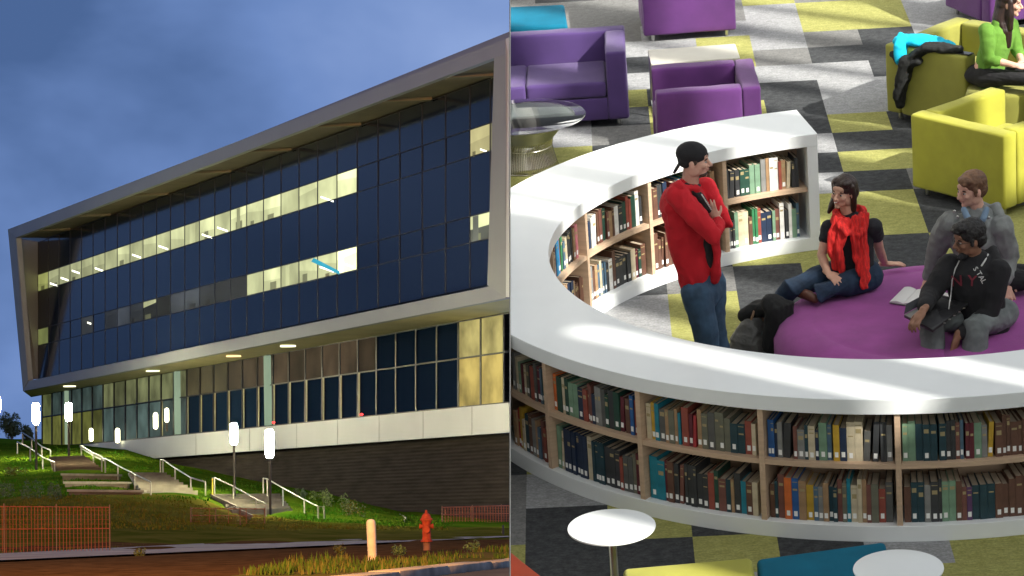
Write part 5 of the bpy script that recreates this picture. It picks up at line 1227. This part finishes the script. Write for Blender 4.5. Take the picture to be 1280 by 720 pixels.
rnd = random.Random(5)
m_g1 = mat('grass_blade', (.045, .075, .008), rough=.9, spec=.1); m_g2 = mat('dry_blade', (.10, .085, .02), rough=.9, spec=.1)
bm = B()
for i in range(1500):
    k = rnd.random()*.98; w_ = rnd.random(); p = (ka+kn*.55).lerp(kb+kn*.55, k)+kn*(2.6*w_)
    if p.y < 44: continue
    dens = noise.noise(V((p.x*.8, p.y*.25, 0)))
    if dens < -.12: continue
    p.z = GZ+.07; blades(bm, p, .10+.16*max(0, dens+.2), 9, .16, rnd)
for u in range(0, 640, 4):
    p = flat(u+rnd.uniform(-2, 2), 681-(u*.02)+rnd.uniform(-2, 2)+(12 if u < 300 else 0)*(1-u/300.), GZ)
    if noise.noise(V((u*.03, 0, 0))) > -.15: blades(bm, p, .13, 12, .35, rnd)
lawnb = B()
for i in range(7500):
    u = rnd.uniform(0, 560); v = rnd.uniform(553, 662)
    if (60 < u < 130 and 570 < v < 592) or (150 < u < 250 and 591 < v < 620) or (255 < u < 368 and 616 < v < 646): continue
    g = gp(u, v)
    if g.y > 200 or v > terr_v(u, 90) or (g-PG).dot(nG) < .5: continue
    blades(lawnb, g, .10*rnd.uniform(.5, 1.2), 4, .35, rnd, wd=.02, lean=.9, mats=(2, 2, 3) if g.y < 107 else (0, 0, 1))
single('lawn_grass', 'rough green grass covering the terraced bank below the building', 'grass', lawnb, [mat('lawn_blade', (.025, .095, .005), rough=1., spec=0.), mat('lawn_blade_dry', (.06, .10, .010), rough=1., spec=0.), mat('olive_blade', (.085, .085, .010), rough=1., spec=0.), mat('brown_blade', (.12, .085, .015), rough=1., spec=0.)], side='L', kind='stuff', loc=V((-10, 110, 0)))
single('grass', 'long unmown grass and weeds along the kerb and footpath', 'grass', bm, [m_g1, m_g2], side='L', kind='stuff', loc=V((0, 60, GZ)))
def leaves(bm, c, r, n, size, rnd, shell=.55, nm=2):
    for _ in range(n):
        while True:
            d = V((rnd.uniform(-1, 1), rnd.uniform(-1, 1), rnd.uniform(-1, 1)))
            if .1 < d.length < 1: break
        d *= (shell+(1-shell)*rnd.random())/d.length if rnd.random() < .7 else 1
        if noise.noise(V(c)*.3+d*1.6) < -.22: continue
        p = V((c[0]+d.x*r[0], c[1]+d.y*r[1], c[2]+d.z*r[2]))
        a = V((rnd.gauss(0, 1), rnd.gauss(0, 1), rnd.gauss(0, 1))).normalized(); b = a.cross(V((rnd.gauss(0, 1), rnd.gauss(0, 1), rnd.gauss(0, 1)))).normalized(); s_ = size*rnd.uniform(.5, 1.3)
        f = bm.faces.new([bm.verts.new(p+a*s_), bm.verts.new(p+b*s_*.5), bm.verts.new(p-a*s_), bm.verts.new(p-b*s_*.5)]); f.material_index = rnd.randrange(nm)
m_l1 = mat('dark_leaf', (.035, .055, .022), rough=.7); m_l2 = mat('mid_leaf', (.06, .085, .03), rough=.7); m_l3 = mat('bright_leaf', (.10, .15, .03), rough=.7); m_bark = mat('bark', (.07, .05, .035), rough=.9)
def tree(label, u, vt, vbase, wpx, Y, seed, fol=(0, 1), n=1500):
    rnd = random.Random(seed); g = V(QL(u, 600, Y)); g.z = QL(u, vbase, Y).z; s = Y/4000; H = (vbase-vt)*s; W = wpx*s/2
    t = Thing('tree', label, 'tree', g, side='L', group='dark trees beyond the lawn')
    bm = B(); tube(bm, [(0, 0, -.5), (0.1, 0, H*.3), (0, 0, H*.7)], [W*.09, W*.06, W*.02], seg=8)
    for k in range(6):
        a = rnd.uniform(0, 6.28); z0 = H*rnd.uniform(.2, .5); tube(bm, [(0, 0, z0), (math.cos(a)*W*.6, math.sin(a)*W*.6, z0+H*.3)], [W*.035, W*.012], seg=5, cap=False)
    t.part('trunk', bm, m_bark, smooth=True)
    bm = B()
    for k in range(9):
        a = rnd.uniform(0, 6.28); q = rnd.uniform(.1, .62); leaves(bm, (math.cos(a)*W*q, math.sin(a)*W*q, H*rnd.uniform(.28, .78)), (W*.42, W*.42, H*.22), n//4, 1.6*s, rnd)
    t.part('crown', bm, [m_l1, m_l2])
tree('dark broad tree at the far left below the lamp glow', 14, 513, 556, 34, 250, 1)
tree('small dark tree right of the broad tree', 37, 527, 556, 22, 235, 2, n=900)
tree('dark tree partly outside the left edge', -12, 518, 556, 34, 240, 3)
def shrub(label, u, vt, vb, wpx, seed, fol, grp='shrubs on the bank', n=500, Y=None):
    rnd = random.Random(seed); g = gp(u, vb) if vb < 668 else flat(u, vb, GZ); s = g.y/4000; H = (vb-vt)*s; W = wpx*s/2
    bm = B()
    for k in range(7):
        q = rnd.uniform(-.75, .75); leaves(bm, (g.x+q*W, g.y+rnd.uniform(-.3, .3)*W, g.z+H*rnd.uniform(.25, .6)), (W*.4, W*.5, H*.45), n//7, 1.5*s, rnd)
    single('shrub', label, 'shrub', bm, fol, side='L', group=grp, loc=g)
shrub('low dark hedge along the top of the green slope', 68, 548, 553, 40, 20, [m_l1, m_l1], n=700)
for i, (lab, u, vt, vb, w_, fol) in enumerate((
    ('dark green shrub on the far left bank', 12, 598, 622, 40, [m_l1, m_l2]), ('dark shrub in the middle of the left bank', 42, 596, 624, 36, [m_l1, m_l2]), ('dark shrub beside the lowest seat wall', 70, 600, 624, 26, [m_l1, m_l2]),
    ('yellow green shrub below the far left handrail', 20, 582, 594, 28, [m_l3, m_g2]), ('low plant at the foot of the brick wall', 372, 609, 622, 22, [m_l2, m_l1]), ('bright plant in front of the brick wall, right of the handrail', 398, 610, 626, 26, [m_l3, m_l2]),
    ('wide green plant between the handrail and the dark cheek wall', 420, 614, 634, 34, [m_l3, m_l2]), ('dry plant at the end of the dark cheek wall', 440, 624, 646, 34, [m_g2, m_l2]), ('small weed clump left of the bollard', 425, 680, 694, 16, [m_l2, m_g2]), ('weed clump in the verge right of the hydrant', 590, 674, 690, 22, [m_l3, m_l2]), ('weed clump between bollard and hydrant', 500, 680, 695, 22, [m_l3, m_l2]), ('small weed at the footpath edge', 175, 684, 695, 18, [m_l2, m_g2]))):
    shrub(lab, u, vt, vb, w_, 40+i, fol, n=420)

# ---- sky over the street -------------------------------------------------
m_sky = bpy.data.materials.new('dusk_sky'); m_sky.use_nodes = True; nt = m_sky.node_tree; nt.nodes.clear()
out = nt.nodes.new('ShaderNodeOutputMaterial'); em = nt.nodes.new('ShaderNodeEmission'); df = nt.nodes.new('ShaderNodeBsdfDiffuse'); df.inputs[0].default_value = (.25, .25, .25, 1)
geo = nt.nodes.new('ShaderNodeNewGeometry'); mxs = nt.nodes.new('ShaderNodeMixShader'); tc = nt.nodes.new('ShaderNodeTexCoord')
mp = nt.nodes.new('ShaderNodeMapping'); mp.inputs['Scale'].default_value = (.016, .006, .026); mp.inputs['Rotation'].default_value = (0, R_(-14), 0)
n1 = nt.nodes.new('ShaderNodeTexNoise'); n1.inputs['Scale'].default_value = 1.; n1.inputs['Detail'].default_value = 5; n1.inputs['Roughness'].default_value = .5; n1.inputs['Distortion'].default_value = .2
rp = nt.nodes.new('ShaderNodeValToRGB'); rp.color_ramp.elements[0].position = .30; rp.color_ramp.elements[1].position = .70
rp.color_ramp.elements[0].color = (.055, .105, .24, 1); rp.color_ramp.elements[1].color = (.20, .29, .53, 1)
e_ = rp.color_ramp.elements.new(.5); e_.color = (.12, .20, .42, 1)
nt.links.new(tc.outputs['Object'], mp.inputs[0]); nt.links.new(mp.outputs[0], n1.inputs['Vector'])
sx_ = nt.nodes.new('ShaderNodeSeparateXYZ'); nt.links.new(tc.outputs['Object'], sx_.inputs[0])
mr = nt.nodes.new('ShaderNodeMapRange'); mr.inputs['From Min'].default_value = -85; mr.inputs['From Max'].default_value = 0; mr.inputs['To Min'].default_value = -.17; mr.inputs['To Max'].default_value = .14
nt.links.new(sx_.outputs['X'], mr.inputs['Value']); ad = nt.nodes.new('ShaderNodeMath'); ad.operation = 'ADD'; nt.links.new(n1.outputs['Fac'], ad.inputs[0]); nt.links.new(mr.outputs[0], ad.inputs[1])
nt.links.new(ad.outputs[0], rp.inputs[0]); nt.links.new(rp.outputs[0], em.inputs['Color'])
em.inputs['Strength'].default_value = SKY_E*1.12
nt.links.new(geo.outputs['Backfacing'], mxs.inputs[0]); nt.links.new(em.outputs[0], mxs.inputs[1]); nt.links.new(df.outputs[0], mxs.inputs[2]); nt.links.new(mxs.outputs[0], out.inputs[0])
bm = B(); foot = [(40, 10)]+[(470*math.cos(R_(a)), 470*math.sin(R_(a))) for a in range(80, 166, 4)]+[(-200, 10)]
zb, zt = -14, 170
lo = [bm.verts.new((x, y, zb)) for x, y in foot]; hi = [bm.verts.new((x, y, zt)) for x, y in foot]
n = len(foot); bm.faces.new(lo); bm.faces.new(hi[::-1])
for i in range(n-1): bm.faces.new((lo[i], hi[i], hi[i+1], lo[i+1]))
# near end, with an opening towards the library side
fx = [-200, -3.2, 40]; fz = [zb, -1.3, 2.9, zt]
for i in range(2):
    for j in range(3):
        if i == 1 and j == 1: continue
        bm.faces.new([bm.verts.new((x, 10, z)) for x, z in ((fx[i], fz[j]), (fx[i+1], fz[j]), (fx[i+1], fz[j+1]), (fx[i], fz[j+1]))])
bmesh.ops.remove_doubles(bm, verts=bm.verts[:], dist=.001)
res = bmesh.ops.bisect_plane(bm, geom=bm.verts[:]+bm.edges[:]+bm.faces[:], plane_co=-nL*.002, plane_no=nL, clear_outer=True)
cut_e = [e for e in bm.edges if e.is_boundary and all(abs((v.co+nL*.002).dot(nL)) < .01 for v in e.verts)]
bmesh.ops.triangle_fill(bm, edges=cut_e, use_beauty=True, use_dissolve=False) if False else None
# close the cut side by hand: the partition side of the sky
def side_pt(y, z): return V(((-nL.y*y-nL.z*z)/nL.x-.002, y, z))
ye = max(v.co.y for v in bm.verts if abs((v.co+nL*.002).dot(nL)) < .02)
bm.faces.new([bm.verts.new(side_pt(y, z)) for y, z in ((10, zb), (ye, zb), (ye, zt), (10, zt))])
cen = V((-60, 200, 60))
bm.normal_update()
for f in bm.faces:
    if f.normal.dot(cen-f.calc_center_median()) < 0: f.normal_flip()
me = bpy.data.meshes.new('sky'); bm.to_mesh(me); bm.free(); me.materials.append(m_sky)
o = bpy.data.objects.new('sky', me); COL.objects.link(o); o.matrix_world = TL; o['kind'] = 'structure'
# off-picture lights: a sodium street light, and a fill added for the facade
def area(name, loc, tgt, size, power, col, side='L'):
    l = bpy.data.lights.new(name, 'AREA'); l.size = size; l.energy = power; l.color = col; l.shape = 'DISK'
    o = bpy.data.objects.new(name, l); COL.objects.link(o); d = V(tgt)-V(loc)
    o.matrix_world = SIDE[side] @ (Matrix.Translation(V(loc)) @ d.to_track_quat('-Z', 'Y').to_matrix().to_4x4()); return o
area('offscreen_light', (-11, 16, 13), (-6, 90, -1), .8, 27000, (1., .50, .13))
area('offscreen_light', (-62, 22, 24), (-10, 135, 4), 1.5, 5500, (1., .93, .86))  # fill light added to brighten the facade, no such lamp known
# ================================================================== light, sky, camera
w = bpy.data.worlds.new('World'); scn.world = w; w.use_nodes = True; nt = w.node_tree
bg = nt.nodes['Background']; sk = nt.nodes.new('ShaderNodeTexSky'); sk.sky_type = 'NISHITA'; sk.sun_disc = False
AZ = math.atan2(.766, -.643)     # from north (+Y) towards east (+X)
sk.sun_elevation = R_(EL); sk.sun_rotation = AZ; sk.dust_density = 4.; sk.ozone_density = .6
bw = nt.nodes.new('ShaderNodeRGBToBW'); mx = nt.nodes.new('ShaderNodeMix'); mx.data_type = 'RGBA'; mx.inputs['Factor'].default_value = .80
tint = nt.nodes.new('ShaderNodeMix'); tint.data_type = 'RGBA'; tint.blend_type = 'MULTIPLY'; tint.inputs['Factor'].default_value = 1; tint.inputs['B'].default_value = (.98, 1., 1., 1)
nt.links.new(sk.outputs[0], bw.inputs[0]); nt.links.new(sk.outputs[0], mx.inputs['A']); nt.links.new(bw.outputs[0], mx.inputs['B'])
nt.links.new(mx.outputs['Result'], tint.inputs['A']); nt.links.new(tint.outputs['Result'], bg.inputs[0]); bg.inputs[1].default_value = WORLD_S
sl = bpy.data.lights.new('sun', 'SUN'); sl.energy = 4.9; sl.angle = R_(.5); sl.color = (1, .96, .88)
so = bpy.data.objects.new('sun', sl); COL.objects.link(so)
sd = (E_AZ*math.cos(R_(EL))+V((0, 0, math.sin(R_(EL)))))
so.rotation_euler = sd.to_track_quat('Z', 'Y').to_euler(); so.location = sd*60
cd = bpy.data.cameras.new('camera'); cd.sensor_width = 36; cd.lens = 36*F/1280; cd.clip_start = .5; cd.clip_end = 2000
co = bpy.data.objects.new('camera', cd); COL.objects.link(co); co.matrix_world = CW; scn.camera = co
scn.view_settings.view_transform = 'Standard'; scn.view_settings.look = 'None'; scn.view_settings.gamma = 1; scn.view_settings.exposure = EXPO
scn.cycles.use_denoising = True; scn.cycles.max_bounces = 7; scn.cycles.transparent_max_bounces = 8; scn.cycles.sample_clamp_indirect = 6
